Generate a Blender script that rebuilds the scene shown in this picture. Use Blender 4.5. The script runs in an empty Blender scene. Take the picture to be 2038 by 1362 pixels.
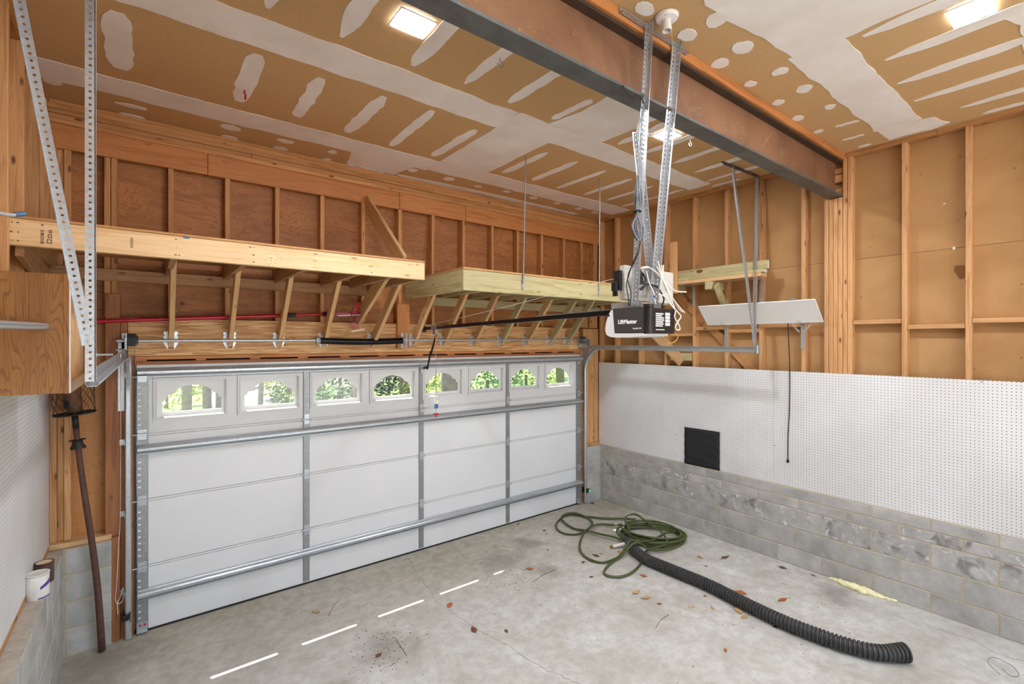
import bpy, bmesh, math, random
from mathutils import Vector, Matrix, noise
from mathutils.geometry import tessellate_polygon
random.seed(7)
SC = bpy.context.scene
COL = SC.collection

# ------------------------------------------------------------------ camera, world, sun, exposure
CAM_Z = 2.28
cd = bpy.data.cameras.new('camera'); cam = bpy.data.objects.new('camera', cd); COL.objects.link(cam)
cam.location = (0, 0, CAM_Z); cam.rotation_euler = (math.pi/2, 0, -0.6556)
cd.sensor_fit = 'HORIZONTAL'; cd.sensor_width = 36.0; cd.lens = 949.7/2038*36; cd.shift_y = -0.0012; cd.clip_start = 0.05
SC.camera = cam
SUN_DIR = Vector((0.235, -0.92, -1.71)).normalized()      # travel direction of the sunlight
wd = bpy.data.worlds.new('sky'); SC.world = wd; wd.use_nodes = True
_n = wd.node_tree; _bg = _n.nodes['Background']; _s = _n.nodes.new('ShaderNodeTexSky')
_s.sky_type = 'NISHITA'; _s.sun_disc = False; _s.sun_elevation = math.asin(-SUN_DIR.z)
_s.sun_rotation = math.atan2(-SUN_DIR.x, -SUN_DIR.y); _s.air_density = 1.0; _s.dust_density = 1.5
_n.links.new(_s.outputs[0], _bg.inputs[0]); _bg.inputs[1].default_value = 0.42
sd = bpy.data.lights.new('sun', 'SUN'); sd.energy = 17.0; sd.angle = math.radians(0.53); sd.color = (1, .97, .93)
so = bpy.data.objects.new('sun', sd); COL.objects.link(so); so.location = (0, 12, 14)
so.rotation_euler = SUN_DIR.to_track_quat('-Z', 'Y').to_euler()
LED = 310.0                                               # ceiling panel radiance
vs = SC.view_settings
vs.view_transform = 'Standard'; vs.look = 'None'; vs.gamma = 1.0; vs.use_curve_mapping = False; vs.exposure = 0.53
SC.cycles.max_bounces = 8; SC.cycles.diffuse_bounces = 5; SC.cycles.adaptive_threshold = .015; SC.cycles.sample_clamp_indirect = 8.0

# ------------------------------------------------------------------ helpers: objects
W = {}
def link(o, parent=None, mw=None):
    COL.objects.link(o); mw = mw or Matrix.Identity(4); W[o] = mw
    if parent is not None:
        o.parent = parent; o.matrix_parent_inverse = W[parent].inverted()
    o.matrix_basis = mw
    return o
def tag(o, label=None, cat=None, group=None, kind=None):
    if label: o['label'] = label
    if cat: o['category'] = cat
    if group: o['group'] = group
    if kind: o['kind'] = kind
    return o
def thing(name, label, cat, loc, group=None):
    return tag(link(bpy.data.objects.new(name, None), None, Matrix.Translation(loc)), label, cat, group)
def struct(name, loc=(0, 0, 0)):
    return tag(link(bpy.data.objects.new(name, None), None, Matrix.Translation(loc)), kind='structure')
def mesh_from(name, bm, mat, smooth=False):
    me = bpy.data.meshes.new(name); bmesh.ops.recalc_face_normals(bm, faces=bm.faces); bm.to_mesh(me); bm.free()
    if mat: me.materials.append(mat)
    if smooth:
        for p in me.polygons: p.use_smooth = True
    return me
def part(name, bm, mat, parent=None, smooth=False, recenter=True, mw=None, auto=None):
    """one mesh object; world-space bmesh, origin moved to its centre"""
    if mw is None:
        mw = Matrix.Identity(4)
        if recenter and bm.verts:
            lo = [min(v.co[i] for v in bm.verts) for i in range(3)]; hi = [max(v.co[i] for v in bm.verts) for i in range(3)]
            c = Vector([(a+b)/2 for a, b in zip(lo, hi)]); c.z = lo[2]
            for v in bm.verts: v.co -= c
            mw = Matrix.Translation(c)
    me = mesh_from(name, bm, mat, smooth)
    if auto is not None and smooth:
        me.set_sharp_from_angle(angle=math.radians(auto))
    return link(bpy.data.objects.new(name, me), parent, mw)
def NB(): return bmesh.new()

# ------------------------------------------------------------------ helpers: shapes (into a bmesh)
def box(bm, x0, x1, y0, y1, z0, z1, bev=0.0, seg=1):
    t = bmesh.new() if bev else bm
    v = [t.verts.new(p) for p in ((x0,y0,z0),(x1,y0,z0),(x1,y1,z0),(x0,y1,z0),(x0,y0,z1),(x1,y0,z1),(x1,y1,z1),(x0,y1,z1))]
    for f in ((0,3,2,1),(4,5,6,7),(0,1,5,4),(1,2,6,5),(2,3,7,6),(3,0,4,7)): t.faces.new([v[i] for i in f])
    if bev:
        bmesh.ops.bevel(t, geom=t.edges[:], offset=bev, segments=seg, affect='EDGES', profile=.5)
        merge(bm, t)
    return bm
def merge(bm, t, mw=None):
    if mw is not None: bmesh.ops.transform(t, matrix=mw, verts=t.verts)
    me = bpy.data.meshes.new('tmp'); t.to_mesh(me); t.free(); bm.from_mesh(me); bpy.data.meshes.remove(me)
def frame_mat(p, q, up=(0, 0, 1)):
    """matrix with local X from p to q, local Z near up, origin p"""
    p = Vector(p); q = Vector(q); x = (q-p).normalized(); up = Vector(up)
    if abs(x.dot(up)) > .99: up = Vector((0, 1, 0))
    y = up.cross(x).normalized(); z = x.cross(y)
    return Matrix(((x.x,y.x,z.x,p.x),(x.y,y.y,z.y,p.y),(x.z,y.z,z.z,p.z),(0,0,0,1)))
def catmull(pts, n=8, closed=False):
    P = [Vector(p) for p in pts]; out = []
    m = len(P); rng = range(m if closed else m-1)
    for i in rng:
        a = P[(i-1) % m] if closed or i > 0 else P[0]*2-P[1]
        b = P[i]; c = P[(i+1) % m]
        d = P[(i+2) % m] if closed or i+2 < m else P[-1]*2-P[-2]
        for k in range(n):
            t = k/n
            out.append(.5*((2*b)+(c-a)*t+(2*a-5*b+4*c-d)*t*t+(3*b-a-3*c+d)*t**3))
    if not closed: out.append(P[-1])
    return out
def tube(bm, pts, r, n=8, cap=True):
    P = [Vector(p) for p in pts]; m = len(P)
    R = r if isinstance(r, (list, tuple)) else [r]*m
    t0 = (P[1]-P[0]).normalized(); u = t0.orthogonal().normalized(); rings = []; prev = t0
    for i in range(m):
        t = (P[min(i+1, m-1)]-P[max(i-1, 0)]).normalized()
        u = (prev.rotation_difference(t) @ u); u = (u-t*u.dot(t)).normalized(); prev = t
        w = t.cross(u)
        rings.append([bm.verts.new(P[i]+(u*math.cos(a)+w*math.sin(a))*R[i]) for a in [2*math.pi*k/n for k in range(n)]])
    for i in range(m-1):
        for k in range(n):
            bm.faces.new((rings[i][k], rings[i][(k+1) % n], rings[i+1][(k+1) % n], rings[i+1][k]))
    if cap:
        bm.faces.new(rings[0][::-1]); bm.faces.new(rings[-1])
    return bm
def lathe(bm, prof, c, axis='z', n=24, cap=True):
    """prof: (radius, height) pairs"""
    rings = []
    for r, h in prof:
        ring = []
        for k in range(n):
            a = 2*math.pi*k/n; ca, sa = r*math.cos(a), r*math.sin(a)
            p = {'z': (ca, sa, h), 'x': (h, ca, sa), 'y': (ca, h, sa)}[axis]
            ring.append(bm.verts.new((c[0]+p[0], c[1]+p[1], c[2]+p[2])))
        rings.append(ring)
    for i in range(len(rings)-1):
        for k in range(n):
            bm.faces.new((rings[i][k], rings[i][(k+1) % n], rings[i+1][(k+1) % n], rings[i+1][k]))
    if cap:
        bm.faces.new(rings[0]); bm.faces.new(rings[-1])
    return bm
def plate(bm, loops, fn, t):
    """flat plate with holes: loops of 2-D points (outer first), fn(a,b,d) -> 3-D, thickness t"""
    flat = [p for L in loops for p in L]
    tris = tessellate_polygon([[Vector((a, b, 0)) for a, b in L] for L in loops])
    A = [bm.verts.new(fn(a, b, 0)) for a, b in flat]; B = [bm.verts.new(fn(a, b, t)) for a, b in flat]
    for tr in tris:
        try:
            bm.faces.new([A[i] for i in tr]); bm.faces.new([B[i] for i in reversed(tr)])
        except ValueError: pass
    o = 0
    for L in loops:
        n = len(L)
        for i in range(n):
            j = (i+1) % n; bm.faces.new((A[o+i], A[o+j], B[o+j], B[o+i]))
        o += n
    return bm
def prism(bm, poly, fn, t):
    A = [bm.verts.new(fn(a, b, 0)) for a, b in poly]; B = [bm.verts.new(fn(a, b, t)) for a, b in poly]; n = len(poly)
    bm.faces.new(A); bm.faces.new(B[::-1])
    for i in range(n):
        j = (i+1) % n; bm.faces.new((A[i], A[j], B[j], B[i]))
    return bm

# ------------------------------------------------------------------ helpers: materials
def lin(c):
    if isinstance(c, str): c = [int(c[i:i+2], 16) for i in (1, 3, 5)]
    return tuple((x/255/12.92 if x/255 <= .04045 else ((x/255+.055)/1.055)**2.4) for x in c) + (1.0,)
class NT:
    def __init__(s, name):
        s.m = bpy.data.materials.new(name); s.m.use_nodes = True; s.t = s.m.node_tree
        s.b = s.t.nodes['Principled BSDF']
    def n(s, typ, ins=None, **kw):
        nd = s.t.nodes.new(typ)
        for k, v in kw.items(): setattr(nd, k, v)
        for k, v in (ins or {}).items():
            if hasattr(v, 'is_linked') or isinstance(v, bpy.types.NodeSocket): s.t.links.new(v, nd.inputs[k])
            else: nd.inputs[k].default_value = v
        return nd
    def l(s, a, b): s.t.links.new(a, b)
    def coord(s, scale=(1,1,1), rnd=10.0):
        tc = s.n('ShaderNodeTexCoord'); out = tc.outputs['Object']
        if rnd:
            oi = s.n('ShaderNodeObjectInfo'); v = s.n('ShaderNodeCombineXYZ', {0: oi.outputs['Random'], 1: oi.outputs['Random'], 2: oi.outputs['Random']})
            v2 = s.n('ShaderNodeVectorMath', {0: v.outputs[0], 1: (rnd*7.3, rnd*3.1, rnd*5.7)}, operation='MULTIPLY')
            out = s.n('ShaderNodeVectorMath', {0: out, 1: v2.outputs[0]}, operation='ADD').outputs[0]
        return s.n('ShaderNodeVectorMath', {0: out, 1: scale}, operation='MULTIPLY').outputs[0]
    def noise(s, co, scale=5, detail=4, rough=.5, dist=0):
        return s.n('ShaderNodeTexNoise', {'Vector': co, 'Scale': scale, 'Detail': detail, 'Roughness': rough, 'Distortion': dist}).outputs['Fac']
    def ramp(s, fac, stops, interp='LINEAR'):
        r = s.n('ShaderNodeValToRGB', {'Fac': fac}); e = r.color_ramp; e.interpolation = interp
        while len(e.elements) < len(stops): e.elements.new(.5)
        for el, (p, c) in zip(e.elements, stops):
            el.position = p; el.color = c if len(c) == 4 else (*c, 1)
        return r.outputs['Color']
    def mix(s, fac, a, b, mode='MIX'):
        n = s.n('ShaderNodeMix', data_type='RGBA', blend_type=mode)
        for sock, v in ((n.inputs[0], fac), (n.inputs[6], a), (n.inputs[7], b)):
            if isinstance(v, bpy.types.NodeSocket): s.t.links.new(v, sock)
            else: sock.default_value = v
        return n.outputs[2]
    def math(s, op, a, b=0.0, c=None):
        n = s.n('ShaderNodeMath', operation=op)
        for i, v in enumerate((a, b) if c is None else (a, b, c)):
            if isinstance(v, bpy.types.NodeSocket): s.t.links.new(v, n.inputs[i])
            else: n.inputs[i].default_value = v
        return n.outputs[0]
    def contour(s, co, scale, k, w=.22, dist=.6):
        n = s.noise(co, scale, 2, .4, dist); f = s.math('FRACT', s.math('MULTIPLY', n, k))
        return s.ramp(f, [(0.0, (1, 1, 1, 1)), (w*.35, (.85, .85, .85, 1)), (w, (.12, .12, .12, 1)), (.96, (0, 0, 0, 1)), (1.0, (1, 1, 1, 1))])
    def rndval(s, col, amt):
        oi = s.n('ShaderNodeObjectInfo')
        v = s.math('MULTIPLY_ADD', oi.outputs['Random'], 2*amt, 1-amt)
        return s.n('ShaderNodeHueSaturation', {'Color': col, 'Value': v}).outputs[0]
    def out(s, col=None, rough=None, bump=None, bstr=.2, bdist=.01):
        for v, k in ((col, 'Base Color'), (rough, 'Roughness')):
            if v is None: continue
            if isinstance(v, bpy.types.NodeSocket): s.l(v, s.b.inputs[k])
            else: s.b.inputs[k].default_value = v
        if bump is not None:
            b = s.n('ShaderNodeBump', {'Height': bump, 'Strength': bstr, 'Distance': bdist}); s.l(b.outputs[0], s.b.inputs['Normal'])
        return s.m
MATS = {}
def flat(name, c, rough=.5, metal=0.0, var=0.0, nscale=6.0, namt=0.0, bump=0.0, spec=None, coat=0.0):
    if name in MATS: return MATS[name]
    m = NT(name); col = lin(c); m.b.inputs['Metallic'].default_value = metal
    if spec is not None: m.b.inputs['Specular IOR Level'].default_value = spec
    if coat: m.b.inputs['Coat Weight'].default_value = coat
    src = col
    if namt or bump:
        co = m.coord(); f = m.noise(co, nscale, 5, .6)
        if namt:
            lo = tuple(x*(1-namt) for x in col[:3])+(1,); hi = tuple(min(1, x*(1+namt)) for x in col[:3])+(1,)
            src = m.ramp(f, [(.3, lo), (.7, hi)])
        if var: src = m.rndval(src, var)
        m.out(src, rough, f if bump else None, bump, .004)
    else:
        if var:
            rg = m.n('ShaderNodeRGB'); rg.outputs[0].default_value = col; src = m.rndval(rg.outputs[0], var)
        m.out(src, rough)
    MATS[name] = m.m; return m.m
WOODS = {  # light, dark, knot, per-board variation, knot amount
 'stud': ('#d2a06c', '#ad7844', '#5a2f14', .12, 1.0),
 'stud_warm': ('#c8915a', '#9d6836', '#4a2410', .14, 1.0),
 'pine': ('#e6c495', '#d2a670', '#8a5528', .05, .7),
 'brace': ('#d8b07c', '#bb8c56', '#6b3d1a', .10, .7),
 'treated': ('#bdb083', '#9a8c5a', '#6e5526', .08, .7),
 'jamb': ('#a56a3e', '#834d29', '#3c170a', .08, .5),
 'orange': ('#c4834a', '#a2622f', '#5b260f', .08, .4),
 'ledger': ('#b58a5e', '#93683c', '#57331a', .08, .8),
 'grey': ('#c2beb4', '#a3a096', '#5d5a52', .05, .3),
 'raw': ('#d8b184', '#be9058', '#8a5a2c', .06, .4),
}
def wood(fam, ax):
    key = f'wood_{fam}_{ax}'
    if key in MATS: return MATS[key]
    L, D, K, var, kn = WOODS[fam]; m = NT(key)
    s = [26, 26, 26]; s['xyz'.index(ax)] = 1.3
    co = m.coord(tuple(s)); g = m.noise(co, 1.0, 6, .62, 1.2)
    col = m.ramp(g, [(.32, lin(D)), (.52, lin(L)), (.75, lin(tuple(int(D[i:i+2], 16)*.45+int(L[i:i+2], 16)*.55 for i in (1, 3, 5))))])
    s2 = [1.5, 1.5, 1.5]; s2['xyz'.index(ax)] = .8
    b = m.noise(m.coord(tuple(s2)), 1.5, 3, .5); col = m.mix(m.math('MULTIPLY', m.math('SUBTRACT', b, .4), .9), col, lin(D), 'MIX')
    s4 = [5, 5, 5]; s4['xyz'.index(ax)] = .55; ct = m.contour(m.coord(tuple(s4), 17), 1.6, 9, .3, .3); col = m.mix(m.math('MULTIPLY', ct, .32), col, lin(D))
    s3 = [12, 12, 12]; s3['xyz'.index(ax)] = 4.2
    vo = m.n('ShaderNodeTexVoronoi', {'Vector': m.coord(tuple(s3)), 'Scale': 1.0, 'Randomness': 1.0})
    k = m.ramp(vo.outputs['Distance'], [(.07, (kn*.9, kn*.9, kn*.9, 1)), (.15, (0, 0, 0, 1))])
    col = m.mix(k, col, lin(K)); col = m.rndval(col, var)
    MATS[key] = m.out(col, .62, g, .15, .003); return MATS[key]
def board(parent, name, x0, x1, y0, y1, z0, z1, fam, bev=.003, ax=None):
    d = (x1-x0, y1-y0, z1-z0); ax = ax or 'xyz'[d.index(max(d))]
    return part(name, box(NB(), x0, x1, y0, y1, z0, z1, bev), wood(fam, ax) if isinstance(fam, str) else fam, parent)
def dboard(parent, name, p, q, w, h, fam, up=(0, 0, 1), bev=.003):
    """board from p to q: w across, h along 'up'"""
    L = (Vector(q)-Vector(p)).length
    return part(name, box(NB(), 0, L, -w/2, w/2, -h/2, h/2, bev), wood(fam, 'x'), parent, mw=frame_mat(p, q, up))

# galvanised, steels, paints, plastics
def m_galv():
    m = NT('galvanised'); m.b.inputs['Metallic'].default_value = .6; co = m.coord()
    v = m.n('ShaderNodeTexVoronoi', {'Vector': co, 'Scale': 90.0}); f = m.noise(co, 30, 4, .6)
    c = m.ramp(v.outputs['Color'], [(.1, lin('#b4b8bb')), (.9, lin('#c8ccce'))]); c = m.mix(m.math('MULTIPLY', f, .3), c, lin('#9b9ea1'))
    return m.out(c, m.math('MULTIPLY_ADD', f, .15, .26))
GALV = m_galv(); MATS['galv'] = GALV
GALVD = flat('galvanised_dull', '#9a9c9c', .45, .7, namt=.15, nscale=40)
SHELFM = flat('bracket_metal', '#cfd2d4', .35, .6, namt=.1, nscale=60)
WHITE = flat('door_paint', '#dcdbd9', .42, namt=.02, nscale=3)
WHITEP = flat('white_plastic', '#e9e8e4', .4)
BLACKP = flat('black_plastic', '#17181a', .35)
DARKP = flat('opener_grey', '#3a3938', .55, namt=.06, nscale=120)
RUBBER = flat('black_rubber', '#1b1a19', .7)
BLACKM = flat('black_metal', '#141416', .3, .3)
REDP = flat('red_paint', '#b3122a', .3)
ROPE = flat('white_rope', '#e4d9ca', .8, namt=.1, nscale=200)
CABLE = flat('grey_cable', '#4a4c50', .5)
YELLOWW = flat('yellow_wire', '#d9a436', .45)
BRASS = flat('brass', '#b08a3e', .3, .9)
SCREW = flat('screw_metal', '#7d7a74', .4, .8)
PORC = flat('porcelain', '#e9e7e2', .25)
CRACK = flat('crack_dirt', '#8c806d', .95)

def m_floor():
    m = NT('concrete_floor'); co = m.coord((1,1,1), 0)
    big = m.noise(co, .55, 5, .6, .4); mid = m.noise(co, 2.6, 7, .68, .5); fine = m.noise(co, 70, 4, .7); sm = m.noise(co, 11, 6, .7, .3)
    c = m.ramp(mid, [(.30, lin('#b1ab9e')), (.5, lin('#c6c3ba')), (.72, lin('#d6d6d0'))])
    c = m.mix(m.math('MULTIPLY', m.ramp(sm, [(.42, (1, 1, 1, 1)), (.56, (0, 0, 0, 1))]), .40), c, lin('#a19d8f'))
    sy = m.n('ShaderNodeSeparateXYZ', {0: co}); near = m.math('ADD', m.math('MULTIPLY', m.math('SUBTRACT', sy.outputs[1], 3.0), .38), m.math('MULTIPLY', m.math('SUBTRACT', big, .5), 1.4))
    dust = m.ramp(near, [(.10, (0, 0, 0, 1)), (.65, (.75, .75, .75, 1))]); c = m.mix(dust, c, m.ramp(sm, [(.35, lin('#8f8670')), (.65, lin('#afa792'))]))
    for x, y, r in ((1.42, 3.38, .24), (1.02, 3.05, .22), (2.95, 3.95, .30), (3.15, 3.55, .20), (1.2, 2.6, .2), (4.95, 1.62, .22), (3.4, 4.15, .22), (-.25, 4.4, .4)):
        dd = m.n('ShaderNodeVectorMath', {0: co, 1: (x, y, 0)}, operation='DISTANCE').outputs['Value']
        q = m.math('ADD', m.math('DIVIDE', dd, r), m.math('MULTIPLY', m.math('SUBTRACT', mid, .5), 1.8))
        c = m.mix(m.ramp(q, [(.25, (.55, .55, .55, 1)), (1.0, (0, 0, 0, 1))]), c, lin('#7c766c'))
    c = m.mix(m.math('MULTIPLY', m.ramp(fine, [(.58, (0, 0, 0, 1)), (.75, (1, 1, 1, 1))]), .3), c, lin('#8d867a'))
    sp = m.n('ShaderNodeTexVoronoi', {'Vector': co, 'Scale': 16.0}); c = m.mix(m.ramp(sp.outputs['Distance'], [(.03, (.4, .4, .4, 1)), (.05, (0, 0, 0, 1))]), c, lin('#6d5a44'))
    return m.out(c, m.math('MULTIPLY_ADD', mid, .25, .5), fine, .12, .003)
def m_block(stain):
    m = NT('concrete_block_stained' if stain else 'concrete_block'); co = m.coord()
    f = m.noise(co, 140, 4, .75); g = m.noise(co, 5, 4, .6)
    c = m.ramp(g, [(.3, lin('#98968f')), (.5, lin('#aba9a2')), (.7, lin('#bdbbb5'))]); c = m.mix(m.math('MULTIPLY', m.ramp(f, [(.5, (0, 0, 0, 1)), (.75, (1, 1, 1, 1))]), .35), c, lin('#76756f'))
    if stain:
        d = m.noise(m.coord((1, 1, 1), 20), 7, 3, .5, .6); c = m.mix(m.ramp(d, [(.54, (0, 0, 0, 1)), (.68, (.62, .62, .62, 1))]), c, lin('#55534e'))
        w = m.noise(m.coord((1, 1, 1), 33), 9, 5, .7, 1.2); c = m.mix(m.ramp(w, [(.57, (0, 0, 0, 1)), (.64, (.75, .75, .75, 1))]), c, lin('#d9d9d6'))
    else:
        w = m.noise(m.coord((1, 1, 1), 33), 6, 5, .7, 1.0); c = m.mix(m.ramp(w, [(.70, (0, 0, 0, 1)), (.76, (.6, .6, .6, 1))]), c, lin('#d2d2cf'))
    c = m.rndval(c, .06)
    return m.out(c, .9, f, .35, .004)
def m_drywall():
    m = NT('drywall_paper'); co = m.coord((1, 1, 1), 0); f = m.noise(co, 90, 4, .7); g = m.noise(co, 1.2, 3, .5)
    c = m.ramp(f, [(.3, lin('#c49f6c')), (.7, lin('#d2af7c'))]); c = m.mix(m.math('MULTIPLY', g, .25), c, lin('#b89060'))
    return m.out(c, .85)
def m_compound():
    m = NT('joint_compound'); co = m.coord((1, 1, 1), 5); g = m.noise(co, 3.0, 4, .6); h = m.noise(m.coord((14, 14, 14), 3), 1, 3, .6, 2)
    c = m.ramp(g, [(.3, lin('#e6dfd4')), (.7, lin('#f4f0ea'))])
    return m.out(c, .8, h, .1, .002)
def m_fiber():
    m = NT('fiberboard'); co = m.coord((1, 1, 1), 4); f = m.noise(co, 130, 5, .8); g = m.noise(co, 1.6, 4, .6, .6)
    c = m.ramp(g, [(.3, lin('#a67b4c')), (.7, lin('#ba9060'))]); c = m.mix(m.math('MULTIPLY', m.ramp(f, [(.45, (0, 0, 0, 1)), (.7, (1, 1, 1, 1))]), .3), c, lin('#98703f'))
    v = m.n('ShaderNodeTexVoronoi', {'Vector': co, 'Scale': 7.0}); c = m.mix(m.ramp(v.outputs['Distance'], [(.03, (.7, .7, .7, 1)), (.07, (0, 0, 0, 1))]), c, lin('#6b4420'))
    return m.out(c, .95, f, .3, .003)
def m_ply(name, L, D, ax):
    m = NT(name); s = [5, 5, 5]; s['xyz'.index(ax)] = .9
    co = m.coord(tuple(s), 12); g = m.noise(co, 1.6, 6, .6, 2.0)
    s2 = [2.6, 2.6, 2.6]; s2['xyz'.index(ax)] = .6
    c = m.ramp(g, [(.30, tuple(.5*p_+.5*q_ for p_, q_ in zip(lin(D), lin(L)))), (.60, lin(L))]); c = m.mix(m.math('MULTIPLY', m.contour(m.coord(tuple(s2), 21), 2.2, 19, .30, 1.6), .52), c, lin(D))
    bl = m.noise(m.coord((1, 1, 1), 6), 1.4, 3, .5); c = m.mix(m.math('MULTIPLY', m.ramp(bl, [(.45, (0, 0, 0, 1)), (.7, (1, 1, 1, 1))]), .35), c, lin(D))
    v = m.n('ShaderNodeTexVoronoi', {'Vector': m.coord((1, 1, 1), 9), 'Scale': 2.6}); c = m.mix(m.ramp(v.outputs['Distance'], [(.03, (.8, .8, .8, 1)), (.06, (0, 0, 0, 1))]), c, lin('#3d1c0b'))
    return m.out(m.rndval(c, .07), .6, g, .1, .002)
def m_strand():
    m = NT('strand_lumber'); co = m.coord((2.4, 40, 40), 3)
    v = m.n('ShaderNodeTexVoronoi', {'Vector': co, 'Scale': 2.2}); f = m.noise(m.coord((3, 40, 40), 3), 1.2, 5, .7, .8)
    c = m.ramp(v.outputs['Color'], [(.1, lin('#b07a48')), (.5, lin('#d6a268')), (.9, lin('#e6bd84'))]); c = m.mix(m.ramp(f, [(.35, (.6, .6, .6, 1)), (.5, (0, 0, 0, 1))]), c, lin('#935f33'))
    return m.out(c, .6, f, .25, .003)
def m_peg():
    m = NT('pegboard'); tc = m.n('ShaderNodeTexCoord'); sx = m.n('ShaderNodeSeparateXYZ', {0: tc.outputs['Object']})
    d2 = None
    for k in (1, 2):
        a = m.math('SUBTRACT', m.math('FRACT', m.math('MULTIPLY', sx.outputs[k], 1/.0254)), .5); a = m.math('MULTIPLY', a, a)
        d2 = a if d2 is None else m.math('ADD', d2, a)
    hole = m.math('LESS_THAN', d2, .017); g = m.noise(m.coord((1, 1, 1), 3), 1.3, 4, .6)
    c = m.ramp(g, [(.35, lin('#d4d2ce')), (.65, lin('#e0dfdc'))])
    v = m.n('ShaderNodeTexVoronoi', {'Vector': m.coord((1, 1, 1), 5), 'Scale': 4.0}); c = m.mix(m.ramp(v.outputs['Distance'], [(.03, (.6, .6, .6, 1)), (.05, (0, 0, 0, 1))]), c, lin('#8f8c86'))
    c = m.mix(hole, c, lin('#4a433c')); return m.out(c, .45)
def m_rust():
    m = NT('beam_rust'); co = m.coord((1, 1, 1), 0); g = m.noise(co, 2.2, 5, .6, .5); f = m.noise(co, 45, 3, .6)
    c = m.ramp(g, [(.3, lin('#6f4a35')), (.55, lin('#866043')), (.75, lin('#94694a'))]); c = m.mix(m.ramp(f, [(.66, (0, 0, 0, 1)), (.72, (.75, .75, .75, 1))]), c, lin('#b78450'))
    m.b.inputs['Metallic'].default_value = .2; return m.out(c, .6, f, .08, .002)
def m_oak():
    m = NT('oak_cabinet'); f = m.noise(m.coord((160, 160, 5), 0), 1, 4, .7); g = m.noise(m.coord((3, 3, .6), 0), 1.2, 3, .5)
    c = m.ramp(g, [(.35, lin('#96622c')), (.65, lin('#b07a3c'))]); c = m.mix(m.math('MULTIPLY', m.contour(m.coord((5.0, 5.0, .75), 0), 1.5, 34, .32, .7), .6), c, lin('#6b3f17'))
    c = m.mix(m.math('MULTIPLY', m.ramp(f, [(.32, (1, 1, 1, 1)), (.5, (0, 0, 0, 1))]), .45), c, lin('#6f4218'))
    return m.out(c, .4)
FLOORM = m_floor(); BLOCK = m_block(False); BLOCKS = m_block(True); DRYWALL = m_drywall(); COMPOUND = m_compound(); FIBER = m_fiber()
PLY = m_ply('plywood_red', '#b67740', '#703e19', 'x'); PLYL = m_ply('plywood_panel', '#c68c50', '#a06a35', 'z'); STRAND = m_strand(); PEG = m_peg(); RUST = m_rust(); OAK = m_oak()
MORTAR = flat('mortar', '#b8a98f', .95, namt=.12, nscale=60, bump=.3)
STEELD = flat('beam_scale', '#5d5d5a', .5, .35, namt=.25, nscale=9)

# ================================================================== THE SETTING
XL, XR, YD, YB, ZC = -.55, 5.245, 4.76, -2.9, 4.05           # stud faces, back wall, ceiling
# --- floor
f = part('floor', box(NB(), -.75, 5.45, YB-.2, 4.9, -.12, 0), FLOORM, recenter=False); tag(f, kind='structure')
def ribbon(pts, w, z0, z1):
    bm = NB(); P = [Vector((x, y, 0)) for x, y in pts]; L = []; R = []
    for i, p in enumerate(P):
        t = (P[min(i+1, len(P)-1)]-P[max(i-1, 0)]).normalized(); n = Vector((-t.y, t.x, 0)); ww = w*(.5+random.random())
        L.append(p+n*ww/2); R.append(p-n*ww/2)
    for i in range(len(P)-1):
        q = [L[i], L[i+1], R[i+1], R[i]]
        a = [bm.verts.new((v.x, v.y, z1)) for v in q]; b = [bm.verts.new((v.x, v.y, z0)) for v in q]
        bm.faces.new(a); bm.faces.new(b[::-1])
        for k in range(4): bm.faces.new((a[k], a[(k+1) % 4], b[(k+1) % 4], b[k]))
    return bm
cr = catmull([(2.198,4.641,0),(2.121,4.322,0),(2.072,3.978,0),(2.023,3.7,0),(2.058,3.427,0),(2.069,3.262,0),(2.1,3.027,0),(2.146,2.886,0),(2.168,2.631,0),(2.228,2.407,0),(2.299,2.234,0),(2.5,1.9,0),(2.6,1.5,0)], 8)
cr = [(p.x+random.uniform(-.012, .012), p.y) for p in cr]
part('crack', ribbon(cr, .0035, -.004, .0006), CRACK, f)
cr2 = catmull([(4.95,.95,0),(5.0,.75,0),(4.92,.6,0),(4.97,.4,0)], 6); part('crack', ribbon([(p.x+random.uniform(-.008, .008), p.y) for p in cr2], .003, -.004, .0006), CRACK, f)

# --- ceiling and its joint compound
ceil = part('ceiling', box(NB(), -.75, 5.45, YB-.2, 4.95, ZC, ZC+.1), DRYWALL, recenter=False); tag(ceil, kind='structure')
def rough_poly(pts, step=.05, amp=.012, seed=0):
    out = []; n = len(pts)
    for i in range(n):
        a = Vector(pts[i]); b = Vector(pts[(i+1) % n]); L = (b-a).length; k = max(1, int(L/step)); nrm = Vector((-(b-a).y, (b-a).x))/max(L, 1e-6)
        for j in range(k):
            p = a+(b-a)*j/k; s = noise.noise(Vector((p.x*4.3+seed, p.y*4.3, seed*1.7)))*amp*1.6+noise.noise(Vector((p.x*17+seed, p.y*17, 3.1)))*amp*.7
            q = p+nrm*s; out.append((q.x, q.y))
    return out
_cs = [0]
def compound(pts, amp=.012, step=.05, t=.003):
    _cs[0] += 1.37
    return part('joint_compound', prism(NB(), rough_poly(pts, step, amp, _cs[0]), lambda a, b, d: (a, b, ZC-d), t+random.uniform(0, .0006)), COMPOUND, ceil)
def rect(x0, x1, y0, y1): return [(x0, y0), (x1, y0), (x1, y1), (x0, y1)]
compound(rect(-.55, 2.31, 4.17, 4.46)); compound(rect(2.31, 5.2, 4.14, 4.44)); compound(rect(-.5, 2.31, 2.90, 3.21)); compound(rect(2.31, 5.05, 2.89, 3.17))
compound(rect(2.305, 2.855, 3.16, 4.16), .008); compound([(2.64, 1.82), (3.26, 1.82), (3.24, 2.4), (3.22, 2.9), (2.6, 2.9), (2.66, 2.6)], .012)
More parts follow.
